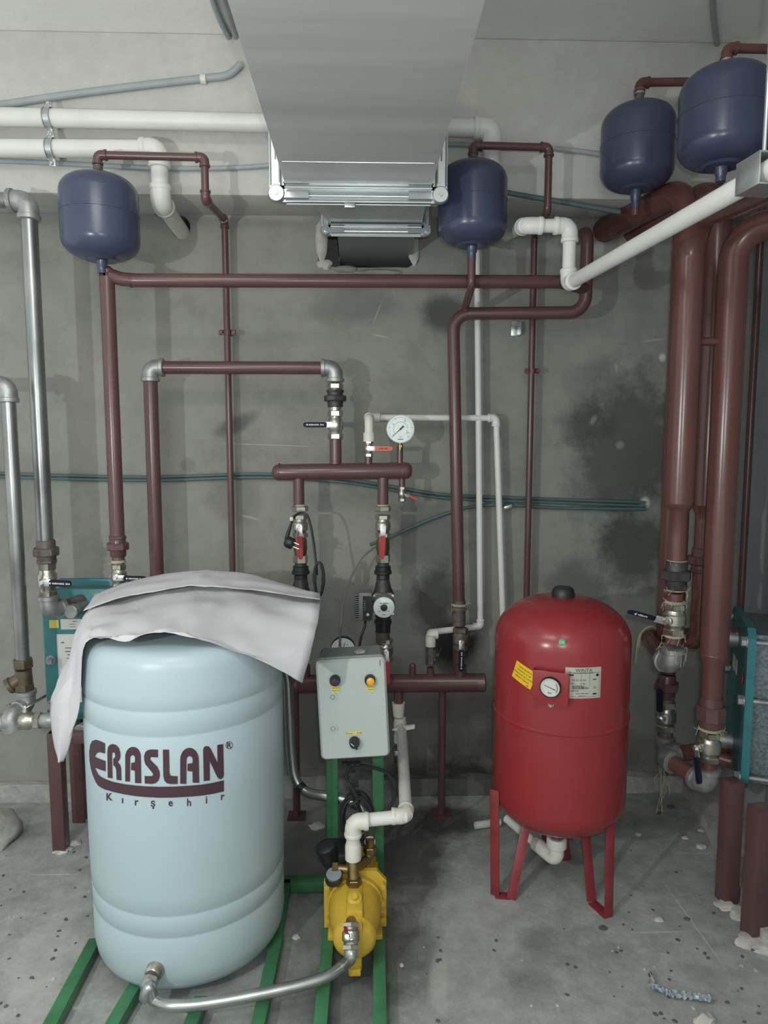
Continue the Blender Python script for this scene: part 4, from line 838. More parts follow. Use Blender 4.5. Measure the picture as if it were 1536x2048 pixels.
conduit([P(-50, 320, 2.6), P(60, 324, 2.6), P(200, 331, 2.6), P(350, 337, 2.6), P(500, 334, 2.6), P(620, 320, 2.6), P(760, 300, 2.6), P(885, 289, 2.6), P(980, 292, 2.598), P(1120, 298, 2.598), P(1250, 318, 2.6), P(1330, 340, 2.6)], .0085, M['conduit'], 'grey conduit running along the beam below the thick white pipes')
conduit([P(850, 350, 2.6), P(950, 370, 2.6), P(1030, 388, 2.6), P(1130, 405, 2.6), P(1240, 424, 2.6)], .009, M['conduit_t'], 'dark grey conduit dipping along the beam edge right of the duct')
conduit([P(1540, 430, 2.5), P(1460, 520, 2.75), P(1405, 575, 2.82), P(1360, 620, 2.83)], .006, M['conduit'], 'thin grey conduit slanting down behind the big red pipes')
for dy, lb in ((0, 'upper'), (7, 'lower')):
    conduit([P(-40, 945+dy, 2.828), P(100, 950+dy, 2.828), P(300, 954+dy, 2.828), P(520, 948+dy, 2.828), P(680, 957+dy, 2.828), P(800, 976+dy, 2.828), P(900, 990+dy, 2.828), P(1100, 998+dy, 2.828), P(1290, 1005+dy, 2.828)], .0062, M['conduit_t'], '%s one of the paired teal conduits sagging across the whole wall' % lb)
conduit([P(740, 1090, 2.79), P(800, 1065, 2.81), P(870, 1035, 2.825), P(940, 1014, 2.825), P(1010, 1010, 2.82), P(1120, 1016, 2.825), P(1290, 1018, 2.828)], .0068, M['conduit_t'], 'teal conduit rising from the right pump branch to the wall patch')
conduit([P(752, 1092, 2.75), P(722, 1118, 2.72), P(700, 1160, 2.7), P(686, 1210, 2.66), P(681, 1260, 2.6), P(680, 1285, 2.35), P(682, 1310, 2.12)], .0042, M['cable'], 'thin grey cable hanging from the teal conduit into the control box', 'power_cable', seg=8)
conduit([P(731, 1225, 2.55), P(730, 1250, 2.52), P(722, 1275, 2.5), P(718, 1300, 2.42), P(716, 1320, 2.2)], .0048, M['rubber'], 'short black cable from the visible pump down behind the box', 'power_cable', seg=8)
# left pump power cord with plug
ct = thing('power_lead', P(630, 1180, 2.5), 'black power cord with plug looped over the left pump valve', 'cord')
mb = MB(); mb.sweep(smooth_path([P(583, 1046, 2.52), P(588, 1034, 2.54), P(600, 1026, 2.56), P(614, 1030, 2.56), P(622, 1055, 2.54), P(628, 1090, 2.54), P(632, 1125, 2.53), P(634, 1150, 2.52)], 8), .0045, 8)
lp = []
for i in range(70):
    a = i/70*2*math.pi*3.5; lp.append(P(638+9*math.sin(a)*(1+.15*math.sin(i)), 1158+34*math.cos(a), 2.5-.014*math.sin(a*.5)-.0003*i))
mb.sweep(lp, .0044, 7); mb.build('cord', M['rubber'], ct)
mb = MB(); mb.sweep([P(583, 1046, 2.52), P(577, 1064, 2.51), P(573, 1078, 2.5)], [.004, .007, .008], 10); q = P(576, 1084, 2.49); mb.lathe(q+V((-.008, 0, .004)), V((1, -.3, -.4)), [(0, .016), (.008, .021), (.026, .021), (.03, .018)], 14); mb.build('plug', M['black'], ct)
for s in (-1, 1): mb = MB(); o = q+V((.018, -.006, -.008+s*.008)); mb.sweep([o, o+V((.022, -.006, -.008))], .0023, 8); mb.build('plug_pin', M['chrome'], ct)
mb = MB(); mb.box(P(583, 1038, 2.515), (.012, .006, .014), bev=.001); mb.build('cord_tag', M['wlabel'], ct)

# ------------------------------------------------------------------ heat exchanger, left
YX = 2.56
t = thing('plate_heat_exchanger', P(155, 1440, YX), 'teal plate heat exchanger at left on red legs behind the paper', 'heat exchanger')
p0 = P(95, 1440, YX); p1 = P(232, 1178, YX); wx_, wz_ = p1.x-p0.x, p1.z-p0.z
mb = MB(); mb.box(((p0.x+p1.x)/2, YX+.012, (p0.z+p1.z)/2), (wx_, .024, wz_), bev=.003); fp = mb.build('front_plate', M['teal'], t)
mb = MB(); mb.box(((p0.x+p1.x)/2, YX+.15, (p0.z+p1.z)/2-.0), (wx_*.98, .024, wz_*1.04), bev=.003); mb.build('rear_plate', M['teal'], t)
mb = MB(); mb.box(((p0.x+p1.x)/2+.01, YX+.08, (p0.z+p1.z)/2), (wx_*.84, .10, wz_*.94)); mb.build('plate_pack', M['pack'], t)
for (px, py) in ((102, 1320), (197, 1194), (102, 1410), (225, 1194)):
    c = P(px, py, YX-.002); mb = MB(); mb.hexa(c+BK*.002, FR, .022, .013); mb.lathe(c+BK*.002, FR, [(0, .018), (.004, .018)], 16); mb.sweep([c, c+BK*.18], .007, 8); mb.build('tie_bolt', M['galv_old'], t)
for (px, py) in ((172, 1212), (190, 1443)):
    c = P(px, py, YX); d = V((-.2, -1, 0)) if py < 1300 else V((-.2, -1, .0)); mb = MB(); mb.sweep([c+BK*.01, c+d*.09], .022, 18); ring(mb, c+d*.08, d, .022, .03); mb.build('port_stub', M['galv_old'], t)
def sticker(par, px0, py0, px1, py1, Y, m, lines, name='sticker', col=None, sz=.007):
    a = P(px0, py1, Y); b = P(px1, py0, Y); c = (a+b)/2; mb = MB(); mb.box(c, (b.x-a.x, .001, b.z-a.z)); s = mb.build(name, m, par); tb = MB()
    for (tx, dx, dz, k) in lines: textmb(tb, tx, sz*k, V((c.x, c.y-.0006, c.z)), RT, UP, FR, .0005, dx*(b.x-a.x), dz*(b.z-a.z))
    if lines: tb.build('sticker_lettering', col or M['ink'], s)
    return s
sticker(t, 99, 1240, 117, 1256, YX-.002, M['ylabel'], [], 'yellow_sticker')
sticker(t, 122, 1238, 168, 1259, YX-.002, M['wlabel'], [('#mmmmmmm', .1, .28, .6), ('#mmmmmmmmmmmm', 0, 0, .45), ('#mmmmmmmmmmmm', 0, -.25, .45)])
sticker(t, 120, 1268, 170, 1405, YX-.002, M['wlabel'], [('#mmm', -.3, .38, 1.), ('#mmmmmmmmmm', -.05, .30, .8), ('#mmmmmmmm', -.1, .25, .8), ('#mmmmmmmmmmm', 0, .20, .7), ('#mmmmmmmmm', -.05, .15, .7), ('#mmmmmmmmmm', 0, .10, .7), ('#mmmmmmmm', -.05, .05, .7), ('#mmmmmmmmmm', 0, 0, .7)], 'white_label')
for (px, py, Yp, w_, ln) in ((121, 1700, 2.52, .046, 1), (160, 1640, 2.68, .05, 1)):
    g = G(px+2, py); x = g.x; y = g.y
    mb = MB(); mb.box((x, y, p0.z/2), (w_, w_, p0.z+.0), bev=.003); mb.build('leg', M['oxide'], t)
mb = MB(); g = G(123, 1700); mb.bar((g.x-.02, g.y+.0, p0.z-.02), (g.x+.25, g.y+.0, p0.z-.02), .04, .04); mb.build('support_bar', M['oxide'], t)

# ------------------------------------------------------------------ heat exchanger, right
t = thing('plate_heat_exchanger', (1.25, 2.25, .6), 'teal plate heat exchanger cut off by the right edge of the picture', 'heat exchanger')
na_ = P(1500, 1260, 2.15); fa_ = P(1466, 1230, 2.50); zt_, zb_ = na_.z, P(1495, 1582, 2.15).z
na_ = V((P(1490, 1400, 2.15).x, 2.15, 0)); fa_ = V((P(1466, 1300, 2.50).x-.01, 2.50, 0)); yd = (fa_-na_).normalized(); xd = V((yd.y, -yd.x, 0)); L = (fa_-na_).length; cz = (zt_+zb_)/2; H = zt_-zb_
cc = (na_+fa_)/2+V((0, 0, cz))
def chamfer_plate(cen, name):
    mb = MB(); h = H/2; l = L/2; k = .03; mb.prism([(-l, -h+k), (-l+k, -h), (l-k, -h), (l, -h+k), (l, h-k), (l-k, h), (-l+k, h), (-l, h-k)], cen, yd, UP, xd, .024); return mb.build(name, M['teal'], t)
chamfer_plate(cc, 'fixed_plate'); chamfer_plate(cc+xd*.20, 'movable_plate')
mb = MB(); mb.box(cc+xd*.11, (.165, L*.84, H*.92), x=xd, y=yd, z=UP); mb.build('plate_pack', M['pack'], t)
for fz in (.42, .06, -.42):
    for fy in (-.5, .5):
        c = cc+UP*H*fz+yd*L*fy*.93; mb = MB(); mb.sweep([c-xd*.015, c+xd*.3], .008, 10); mb.hexa(c-xd*.02, xd, .02, .017); mb.lathe(c-xd*.001, xd, [(-.003, .02), (0, .02)], 14); mb.build('tie_bolt', M['galv_old'], t)
for fz, fy in ((.33, .1), (-.36, .1)):
    c = cc+UP*H*fz+yd*L*fy; mb = MB(); mb.sweep([c, c-xd*.06], .03, 18); mb.build('port_stub', M['galv_old'], t)
c = cc+UP*H*.17-yd*L*.36-xd*.004; mb = MB(); mb.lathe(c, -xd, [(0, .02), (.002, .02)], 18); mb.build('red_badge', M['redhandle'], t)
mb = MB(); mb.box(cc+UP*H*.16-xd*.002+yd*.05, (.002, .10, .05), x=xd, y=yd, z=UP); mb.build('white_label', M['wlabel'], t)
for (px, py, w_) in ((1459, 1808, .052), (1515, 1880, .056)):
    g = G(px, py); mb = MB(); mb.box((g.x, g.y+.02, zb_/2+.03), (w_, w_, zb_+.06), x=(1, .15, 0), bev=.003); mb.build('leg', M['oxide'], t)

# ------------------------------------------------------------------ red pressure vessel
RY = 2.2
t = thing('pressure_vessel', P(1118, 1800, RY), 'large red upright pressure vessel with gauge, labels and flat steel legs', 'pressure vessel')
ct_ = P(1118, 1450, RY); XC = ct_.x+.002; RR = 136.5*RY/F; ztop = P(1117, 1192, RY).z; zbot = P(1117, 1642, RY).z
def dome(h, r, n=16): return [(h*math.sin(math.pi/2*i/n), r*(math.cos(math.pi/2*i/n))**.82) for i in range(n+1)]
hd = .135; hb = .12; zs = ztop-hd; zl_ = zbot+hb
prof = [(z_*-1+zl_, r_) for z_, r_ in dome(hb, RR)][::-1]
seam = P(1117, 1472, RY-RR).z
prof += [(seam-.006, RR), (seam-.003, RR+.003), (seam+.003, RR+.003), (seam+.006, RR)]+[(z_+zs, r_) for z_, r_ in dome(hd, RR)]
mb = MB(); mb.lathe((XC, RY, 0), UP, prof, 72); mb.build('shell', M['redtank'], t)
mb = MB(); mb.lathe((XC, RY, ztop-.012), UP, [(0, .036), (.02, .037), (.035, .033), (.042, .026), (.043, .001)], 28); mb.build('cap', M['black'], t)
# legs: flat strips bent into pairs
def leg(name, a, b, wd, c_dir):
    mb = MB(); mb.bar(a, b, wd, .005, up=c_dir, bev=.0008); return mb.build(name, M['redleg'], t)
def onr(px, py, rr=RR+.004):   # point on the vessel side along a view ray
    d = ray(px, py); o = CAMP; A_ = d.x**2+d.y**2; B_ = 2*((o.x-XC)*d.x+(o.y-RY)*d.y); C2 = (o.x-XC)**2+(o.y-RY)**2-rr*rr
    q = B_*B_-4*A_*C2; s = (-B_-math.sqrt(max(q, 0)))/(2*A_); return o+d*s
def lg(x0, y0, z0, x1, y1, wd, nx, ny): leg('leg', V((x0, y0, z0)), V((x1, y1, .003)), wd, V((nx, ny, 0)))
gA = G(1217, 1836); gB = G(1187, 1812); gC = G(990, 1792); gD = G(1022, 1800); gE = G(1134, 1722)
zt_l = P(1217, 1610, gA.y).z; 
tA = P(1222, 1610, gA.y+.02); tC = P(988, 1580, gC.y)
lg(tA.x, tA.y, tA.z, gA.x, gA.y, .032, .4, -1); lg(P(1168, 1665, RY).x, RY-.01, P(1165, 1650, RY).z, gB.x, gB.y+.02, .032, .25, -1)
lg(tC.x+.002, tC.y, tC.z, gC.x, gC.y, .03, -.6, -1); lg(P(1054, 1650, RY).x, RY+.0, P(1052, 1640, RY).z, gD.x, gD.y, .03, -.2, -1)
lg(XC+.03, RY+.1, zbot+.05, gE.x, gE.y, .03, 0, 1); lg(XC-.03, RY+.1, zbot+.05, gE.x-.06, gE.y+.02, .03, 0, 1)
for a, b in ((gA, gB), (gC, gD)):
    mb = MB(); mb.bar(V((a.x, a.y, .003)), V((b.x, b.y+.015, .003)), .035, .004); mb.build('foot_strap', M['redleg'], t)
# gauge bracket + gauge
gb = onr(1101, 1376, RR+.02); nrm = V((gb.x-XC, gb.y-RY, 0)).normalized(); nrm = V((nrm.x-.0, nrm.y, 0)).normalized(); u = V((-nrm.y, nrm.x, 0)); u = -u if u.x < 0 else u
mb = MB(); mb.box(gb-nrm*.001, (.106, .002, .098), x=u, y=-nrm, z=UP, bev=.0006)
for s in (-1, 1): mb.box(gb-nrm*.012+u*s*.052, (.002, .024, .098), x=u, y=-nrm, z=UP)
mb.box(gb-nrm*.012-UP*.048, (.104, .024, .002), x=u, y=-nrm, z=UP); mb.build('gauge_bracket', M['redtank'], t)
gcn = gb+nrm*.008+UP*.004; n = nrm; v = UP; gr = .031
gp = MB(); gp.lathe(gcn-n*.008, n, [(0, gr*1.0), (.008, gr*1.02), (.011, gr*.98), (.011, gr*.9), (.008, gr*.88)], 36); go = gp.build('gauge', M['black'], t)
mb = MB(); mb.lathe(gcn+n*.0005, n, [(0, gr*.9), (.001, gr*.9)], 36); mb.build('gauge_dial', M['wlabel'], go)
mb = MB(); 
for i in range(31):
    a = math.radians(225-270*i/30); dd = u*math.cos(a)+v*math.sin(a); mb.box(gcn+n*.0018+dd*gr*.76, (gr*.10, gr*.02, .0003), x=dd, z=n)
a = math.radians(-20); dd = u*math.cos(a)+v*math.sin(a); mb.prism([(-gr*.62, -.0005), (gr*.2, -.001), (gr*.5, -.0014), (gr*.5, .0014), (gr*.2, .001), (-gr*.62, .0005)], gcn+n*.002, dd, n.cross(dd), n, .0005)
mb.sweep([gcn+n*.002+(u*math.cos(math.radians(q))+v*math.sin(math.radians(q)))*gr*.66 for q in range(-35, 45, 8)], .0009, 5); textmb(mb, 'bar', gr*.3, gcn, u, v, n, .0022, 0, -gr*.5); mb.build('dial_marks', M['ink'], go)
bn = onr(1102, 1409, RR); nn_ = V((bn.x-XC, bn.y-RY, 0)).normalized(); mb = MB(); mb.lathe(bn-nn_*.004, nn_, [(0, .009), (.006, .009), (.007, .006)], 16); mb.hexa(bn, nn_, .012, .0055); mb.build('bolt', M['nickel'], t)
# wrapped stickers, laid on the shell by angle and height
def wrap(par, pc, w_, h_, m, name, rot=0, rr=RR+.0012, texts=(), ink=None, extra=None, lname='lettering', sh=1):
    c = onr(pc[0], pc[1], RR); th0 = math.atan2(c.y-RY, c.x-XC); cr_, sr_ = math.cos(rot), math.sin(rot)
    def place(vs, off): 
        out = []
        for p in vs:
            x = p.x*cr_-p.y*sr_; y = p.x*sr_*sh+p.y*cr_; a = th0+x/RR; out.append(V((XC+(rr+off)*math.cos(a), RY+(rr+off)*math.sin(a), c.z+y)))
        return out
    vs, fs = flat2d(splines=[[(-w_/2, -h_/2), (w_/2, -h_/2), (w_/2, h_/2), (-w_/2, h_/2)]]); vs, fs = cut(vs, fs, (.008, 0))
    mb = MB(); mb.add(place(vs, 0), fs, True); mb.add(place(vs, -.001), fs, True); s = mb.build(name, m, par)
    tb = MB()
    for (tx, sz, dx, dy) in texts:
        vs, fs = flat2d(text=tx, size=sz); vs = [V((p.x+dx, p.y+dy, 0)) for p in vs]; vs, fs = cut(vs, fs, (.01, 0)); tb.add(place(vs, .0004), fs, False)
    for (x, y, ww, hh) in (extra or ()):
        vs, fs = flat2d(splines=[[(x-ww/2, y-hh/2), (x+ww/2, y-hh/2), (x+ww/2, y+hh/2), (x-ww/2, y+hh/2)]]); vs, fs = cut(vs, fs, (.01, 0)); tb.add(place(vs, .0003), fs, False)
    if texts or extra: tb.build(lname, ink or M['ink'], s)
    return s
wrap(t, (1047, 1350), .075, .058, M['ylabel2'], 'warning_sticker', math.radians(-20), texts=(('TANK BASINCI', .0075, 0, .018), ('VE HAVA AYAR', .0075, 0, .007), ('YAPILMADAN BAGLANMAZ', .0065, 0, -.004), ('DIKKAT EDINIZ', .0075, 0, -.015), ('#mmmm', .004, .024, -.024)))
ex = [(-.033+i*.0026, -.013, .0016 if i % 3 else .0010, .012) for i in range(14)] + [(0, .031, .098, .0008), (0, -.042, .098, .0008), (-.049, -.006, .0008, .073), (.049, -.006, .0008, .073), (.018, .010, .0006, .04), (-.008, .018, .0006, .025), (0, .030, .06, .0014), (-.036, .024, .012, .005), (.042, .023, .008, .008), (.035, -.034, .012, .005)]
wrap(t, (1167, 1366), .108, .094, M['silver_label'], 'rating_plate', 0, texts=(('WINTA', .015, 0, .038), ('WE 150 AS', .0075, -.032, .009), ('10 Bar', .0075, -.002, .009), ('150 L', .0075, -.032, -.002), ('15 Bar', .007, -.002, -.002), ('4 Bar', .010, .006, -.015), ('#mmmm', .005, .034, .010), ('#mmmmmmmmm', .004, -.025, -.024), ('#mmmm mm mmmmm mmmmm', .0035, -.004, -.032), ('#mmmmmmmmmmmm', .003, -.004, -.039), ('CE', .008, .034, -.015)), extra=ex)
c = onr(1124, 1286, RR); 
# round green sticker
vs = [V((.0105*math.cos(i/24*6.283), .0105*math.sin(i/24*6.283), 0)) for i in range(24)]
zc2 = c.z; th0 = math.atan2(c.y-RY, c.x-XC)
def plc(p, off):
    zz = zc2+p.y; rr = RR
    if zz > zs: q = min((zz-zs)/hd, .999); rr = RR*math.cos(math.asin(q))**.82
    a = th0+p.x/RR; return V((XC+(rr+off)*math.cos(a), RY+(rr+off)*math.sin(a), zz))
mb = MB(); mb.add([plc(v, .0025) for v in vs]+[plc(v, -.001) for v in vs], [tuple(range(24))]+[(i, (i+1) % 24, (i+1) % 24+24, i+24) for i in range(24)], False); s = mb.build('green_sticker', M['greensticker'], t)
a_, b_ = flat2d(text='OK', size=.011); mb = MB(); mb.add([plc(V((p.x, p.y, 0)), .0034) for p in a_], b_, False); mb.build('sticker_lettering', M['wlabel'], s)
wf = thing('drain_elbow', P(1113, 1700, RY), 'white plastic elbow hanging under the red pressure vessel', 'pipe fitting')
bc_ = V((XC-.005, RY-.02, zbot-.028)); mb = MB(); mb.lathe(bc_-V((0, 0, .018)), UP, [(0, .022), (.02, .022), (.05, .03)], 20); mb.build('threaded_socket', M['oldiron'], wf)
mb = MB(); mb.lathe(bc_-V((0, 0, .052)), UP, [(0, .028), (.004, .033), (.03, .033), (.035, .03)], 24); mb.sweep([bc_-V((0, 0, .04)), bc_-V((.0, 0.005, .095)), bc_+V((-.05, .08, -.085))], .0245, 20, bend=.03); mb.build('elbow', W2, wf)
mb = MB(); mb.sweep([bc_+V((-.05, .08, -.085)), bc_+V((-.12, .22, -.075))], .016, 16); mb.build('pipe', W, wf)

# ------------------------------------------------------------------ green base frame
gf = thing('green_steel_frame', G(600, 1950), 'green painted steel base frame under the barrel, pump and control box', 'frame')
ZR = .042
def grail(px0, py0, px1, py1, wd=.035, ext=0):
    a, b = G(px0, py0, ZR), G(px1, py1, ZR); d = (b-a).normalized(); b = b+d*ext; mb = MB(); mb.bar(a-UP*.018, b-UP*.018, wd, .034); mb.build('rail', M['green'], gf)
grail(190, 1875, 98, 2048, ext=.15); grail(285, 1940, 222, 2048, ext=.15); grail(402, 1990, 380, 2048, ext=.15); grail(556, 1860, 515, 2048, ext=.15); grail(664, 1790, 640, 2048, ext=.15); grail(757, 1770, 760, 2048, ext=.15)
a = G(560, 1757, ZR); b = G(765, 1757, ZR); mb = MB(); mb.bar(V((a.x-.3, a.y, .022)), V((b.x, a.y, .022)), .045, .036); mb.build('cross_rail', M['green'], gf)
mb = MB(); q = G(566, 1900, ZR); mb.bar(V((a.x+.02, a.y, .023)), V((q.x-.03, q.y, .023)), .035, .034); mb.build('rail', M['green'], gf)
mb = MB(); mb.bar(G(20, 2300, .02), G(800, 2300, .02), .05, .04); mb.build('cross_rail', M['green'], gf)
YG = 2.20
for px in (665, 756):
    p = P(px, 1600, YG); mb = MB(); mb.box((p.x, YG, .425), (.038, .03, .77), bev=.002); mb.build('post', M['green'], gf)

# ------------------------------------------------------------------ control box
bt = thing('control_box', P(705, 1525, 2.110), 'light grey wall style electric control box with knob and two indicator buttons', 'control box')
q00, q10, q01 = P(640, 1524, 2.03), P(778, 1512, 2.03), P(633, 1321, 2.03)
q11 = P(773, 1317, 2.03)
bc = (q00+q10+q01+q11)/4; bw = ((q10-q00).length+(q11-q01).length)/2; bh = ((q01-q00).length+(q11-q10).length)/2
tilt = -math.radians(0.0); bx = (q10-q00+q11-q01).normalized(); bx = V((bx.x, 0, bx.z)).normalized(); bz = V((-bx.z, 0, bx.x))
def rr_(w, h, r, n=5):
    out = []
    for (cx, cy, a0) in ((w/2-r, h/2-r, 0), (-w/2+r, h/2-r, 90), (-w/2+r, -h/2+r, 180), (w/2-r, -h/2+r, 270)):
        for i in range(n+1): a = math.radians(a0+90*i/n); out.append((cx+r*math.cos(a), cy+r*math.sin(a)))
    return out
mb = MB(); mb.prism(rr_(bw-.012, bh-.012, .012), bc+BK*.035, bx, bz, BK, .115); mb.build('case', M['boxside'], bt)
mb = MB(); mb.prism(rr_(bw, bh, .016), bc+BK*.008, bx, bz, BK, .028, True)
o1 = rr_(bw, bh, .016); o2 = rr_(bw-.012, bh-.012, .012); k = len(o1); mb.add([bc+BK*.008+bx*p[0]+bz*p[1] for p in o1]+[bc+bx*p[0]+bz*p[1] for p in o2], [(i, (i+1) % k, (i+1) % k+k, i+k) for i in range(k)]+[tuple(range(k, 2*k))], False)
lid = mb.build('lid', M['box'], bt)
def on(px, py): return P(px, py, 2.029)
def disc(name, px, py, prof, m, par=None, seg=32):
    mb = MB(); mb.lathe(on(px, py), FR, prof, seg); return mb.build(name, m, par or bt)
disc('indicator_ring', 670, 1360, [(-.001, .0165), (.012, .016), (.016, .014)], M['black']); disc('buzzer_face', 671, 1361, [(.01, .013), (.019, .012), (.02, .006)], mat('dark_purple', (.035, .02, .035, 1), .4))
r_ = disc('indicator_ring', 740, 1359, [(-.001, .0165), (.012, .016), (.014, .014)], M['black']); disc('amber_lens', 741, 1360, [(.008, .0125), (.017, .012), (.02, .008)], M['amber'])
for (px, py) in ((665, 1394), (666, 1457)):
    s = disc('screw_cap', px, py, [(-.001, .0145), (.001, .0145), (.0012, .011), (.0004, .011)], M['box']); mb = MB(); mb.sweep([on(px, py)+FR*.0015+V((math.cos(i/10*6.283)*.0065, 0, math.sin(i/10*6.283)*.0065)) for i in range(11)], .0012, 6); mb.build('screw', M['whitelabel_g'], s)
kb = disc('knob', 709, 1483, [(-.001, .0165), (.006, .0165), (.014, .0155), (.02, .0145)], M['black'])
mb = MB(); mb.box(on(705, 1484)+FR*.0205, (.013, .001, .0022), x=(1, 0, -1), y=BK); mb.build('knob_pointer', M['wlabel'], kb); mb = MB(); mb.lathe(on(713, 1495)+FR*.004, FR, [(0, .004), (.008, .003)], 10); mb.build('knob_tip', M['black'], kb)
def ylab(px, py, w_, h_, lines):
    c = on(px, py)+FR*.0006; mb = MB(); mb.box(c, (w_, .001, h_), x=bx, z=bz, y=BK); s = mb.build('yellow_label', M['ylabel'], bt); tb = MB()
    for i, l in enumerate(lines): textmb(tb, l, .0078, c+FR*.0005, bx, bz, FR, .0004, 0, (len(lines)-1)*.0042-i*.0085)
    tb.build('label_lettering', M['ink'], s)
ylab(671, 1378, .022, .021, ['Seviye', 'Alarm']); ylab(741, 1376, .023, .019, ['Pompa', 'Alarm']); ylab(708, 1466, .042, .010, ['Kapali  -  Acik'])
mb = MB(); mb.box(on(760, 1326)+FR*.0003, (.0016, .0006, .018)); mb.box(on(767, 1519)+FR*.0003, (.0014, .0006, .018)); mb.build('lid_seam_mark', M['ink'], bt)
mb = MB(); c = P(720, 1303, 2.110); mb.blob(c, 1, .3, 2, 3, (.02, .022, .006)); tag(mb.build('plaster_lump', M['stone']), 'flat plaster crumb lying on top of the grey control box', 'plaster')
for (px, py) in ((705, 1530), (715, 1530), (690, 1532)):
    c = P(px, 1524, 2.110); mb = MB(); mb.lathe(c-V((0, 0, .012)), UP, [(0, .007), (.004, .011), (.012, .011)], 12); mb.build('cable_gland', M['black'], bt)
conduit([P(705, 1530, 2.110), P(708, 1555, 2.120), P(702, 1580, 2.130), P(712, 1600, 2.150), P(720, 1625, 2.170), P(712, 1660, 2.170), P(716, 1700, 2.190)], .0055, M['rubber'], 'black cable hanging straight from the control box into the coil', 'power_cable', seg=8)
conduit([P(716, 1530, 2.110), P(740, 1534, 2.130), P(772, 1545, 2.150), P(790, 1575, 2.150), P(785, 1605, 2.150), P(762, 1625, 2.150), P(740, 1632, 2.160), P(726, 1650, 2.170)], .0055, M['rubber'], 'black cable bulging in a wide bow right of the green post', 'power_cable', seg=8)
conduit([P(700, 1530, 2.105), P(693, 1555, 2.110), P(706, 1580, 2.105), P(715, 1600, 2.105), P(700, 1610, 2.105)], .005, M['rubber'], 'short black cable loop right below the control box', 'power_cable', seg=8)
cw = thing('cable_coil', P(712, 1650, 2.180), 'coiled black cable hanging behind the white elbow below the control box', 'cable')
mb = MB(); lp = []
for i in range(120):
    a = i/120*2*math.pi*4; rr = 1+.12*math.sin(i*.37); lp.append(P(714+29*math.cos(a)*rr, 1632+45*math.sin(a)*rr, 2.18+.012*math.sin(a*.7)))
mb.sweep(lp, .005, 7); mb.build('coil', M['rubber'], cw); mb = MB(); mb.box(P(708, 1560, 2.105), (.022, .006, .05), x=(1, 0, .2), bev=.002); mb.build('cable_tag', M['black'], cw)
mb = MB(); c = P(708, 1557, 2.105); textmb(mb, '77', .02, c, V((0, 0, 1)), V((-1, 0, 0)), FR, .002); mb.build('tag_mark', M['whitelabel_g'], cw)

# ------------------------------------------------------------------ yellow booster pump
YP1 = 1.955
px0 = P(710, 1810, 1.9).x
pt = thing('booster_pump', V((px0, 1.88, .042)), 'yellow cast booster pump standing on the green frame', 'pump')
zc0 = .128
c = V((px0, YP1, zc0)); R0 = .080
mb = MB(); mb.lathe(c, FR, [(0, R0*1.02), (.012, R0*1.02), (.016, R0*.97), (.06, R0*.94), (.10, R0*.85), (.13, R0*.74), (.145, R0*.70), (.148, R0*.76), (.158, R0*.74), (.172, R0*.60), (.178, R0*.45), (.179, .005)], 48)
mb.box(c+FR*.075+V((0, 0, R0*.66)), (.048, .15, R0*.62), bev=.008); mb.box(c+FR*.155+V((0, 0, R0*.10)), (.048, .055, .10), bev=.010)
mb.box(c+FR*.15+V((0, 0, -.055)), (.04, .05, .06), bev=.006); mb.build('casing', M['yellow'], pt)
mb = MB(); f = .093; q = .032
mb.prism([(-f, -f+.008), (f, -f+.008), (f, f-q), (f-q*.9, f), (-f+q*.9, f), (-f, f-q)], c+BK*.004, RT, UP, BK, .016); mb.build('back_flange', M['yellow'], pt)
for sx, sz in ((-1, 1), (1, 1), (1, 0), (1, -.9), (-1, -.9)):
    mb = MB(); o = c+V((sx*.083, -.004, sz*.055)); mb.hexa(o+BK*.01, FR, .024, .008); mb.build('flange_bolt', M['yellow'], pt)
mb = MB(); o = c+FR*.10+V((0, 0, R0*.93)); fd = V((0, -.45, .9)); mb.lathe(o, fd, [(0, .020), (.010, .020), (.012, .017)], 22); mb.hexa(o+fd*.010, fd, .010, .010); mb.build('filler_plug', M['yellow'], pt)
mb = MB(); mb.box(V((px0, YP1-.16, .052)), (.034, .06, .02), bev=.003); mb.box(V((px0, YP1-.03, .05)), (.16, .045, .016), bev=.003); mb.build('foot', M['yellow'], pt)
mb = MB(); mb.lathe(c+BK*.02, BK, [(0, .062), (.01, .066), (.16, .066), (.17, .06), (.175, .05)], 36)
for i in range(24): a = i/24*6.283; mb.box(c+BK*.10+V((math.cos(a)*.068, 0, math.sin(a)*.068)), (.010, .13, .003), x=(math.cos(a), 0, math.sin(a)), y=BK)
mb.build('motor', M['yellow'], pt)
mb = MB(); mb.box(c+BK*.10+V((-.05, 0, .088)), (.09, .10, .06), bev=.016); mb.build('terminal_box', M['black'], pt)
mb = MB(); mb.lathe(c+V((-.075, .06, .09)), V((-.25, -.2, 1)), [(0, .026), (.045, .030), (.06, .030), (.066, .02)], 20); mb.build('pressure_switch', M['black'], pt)
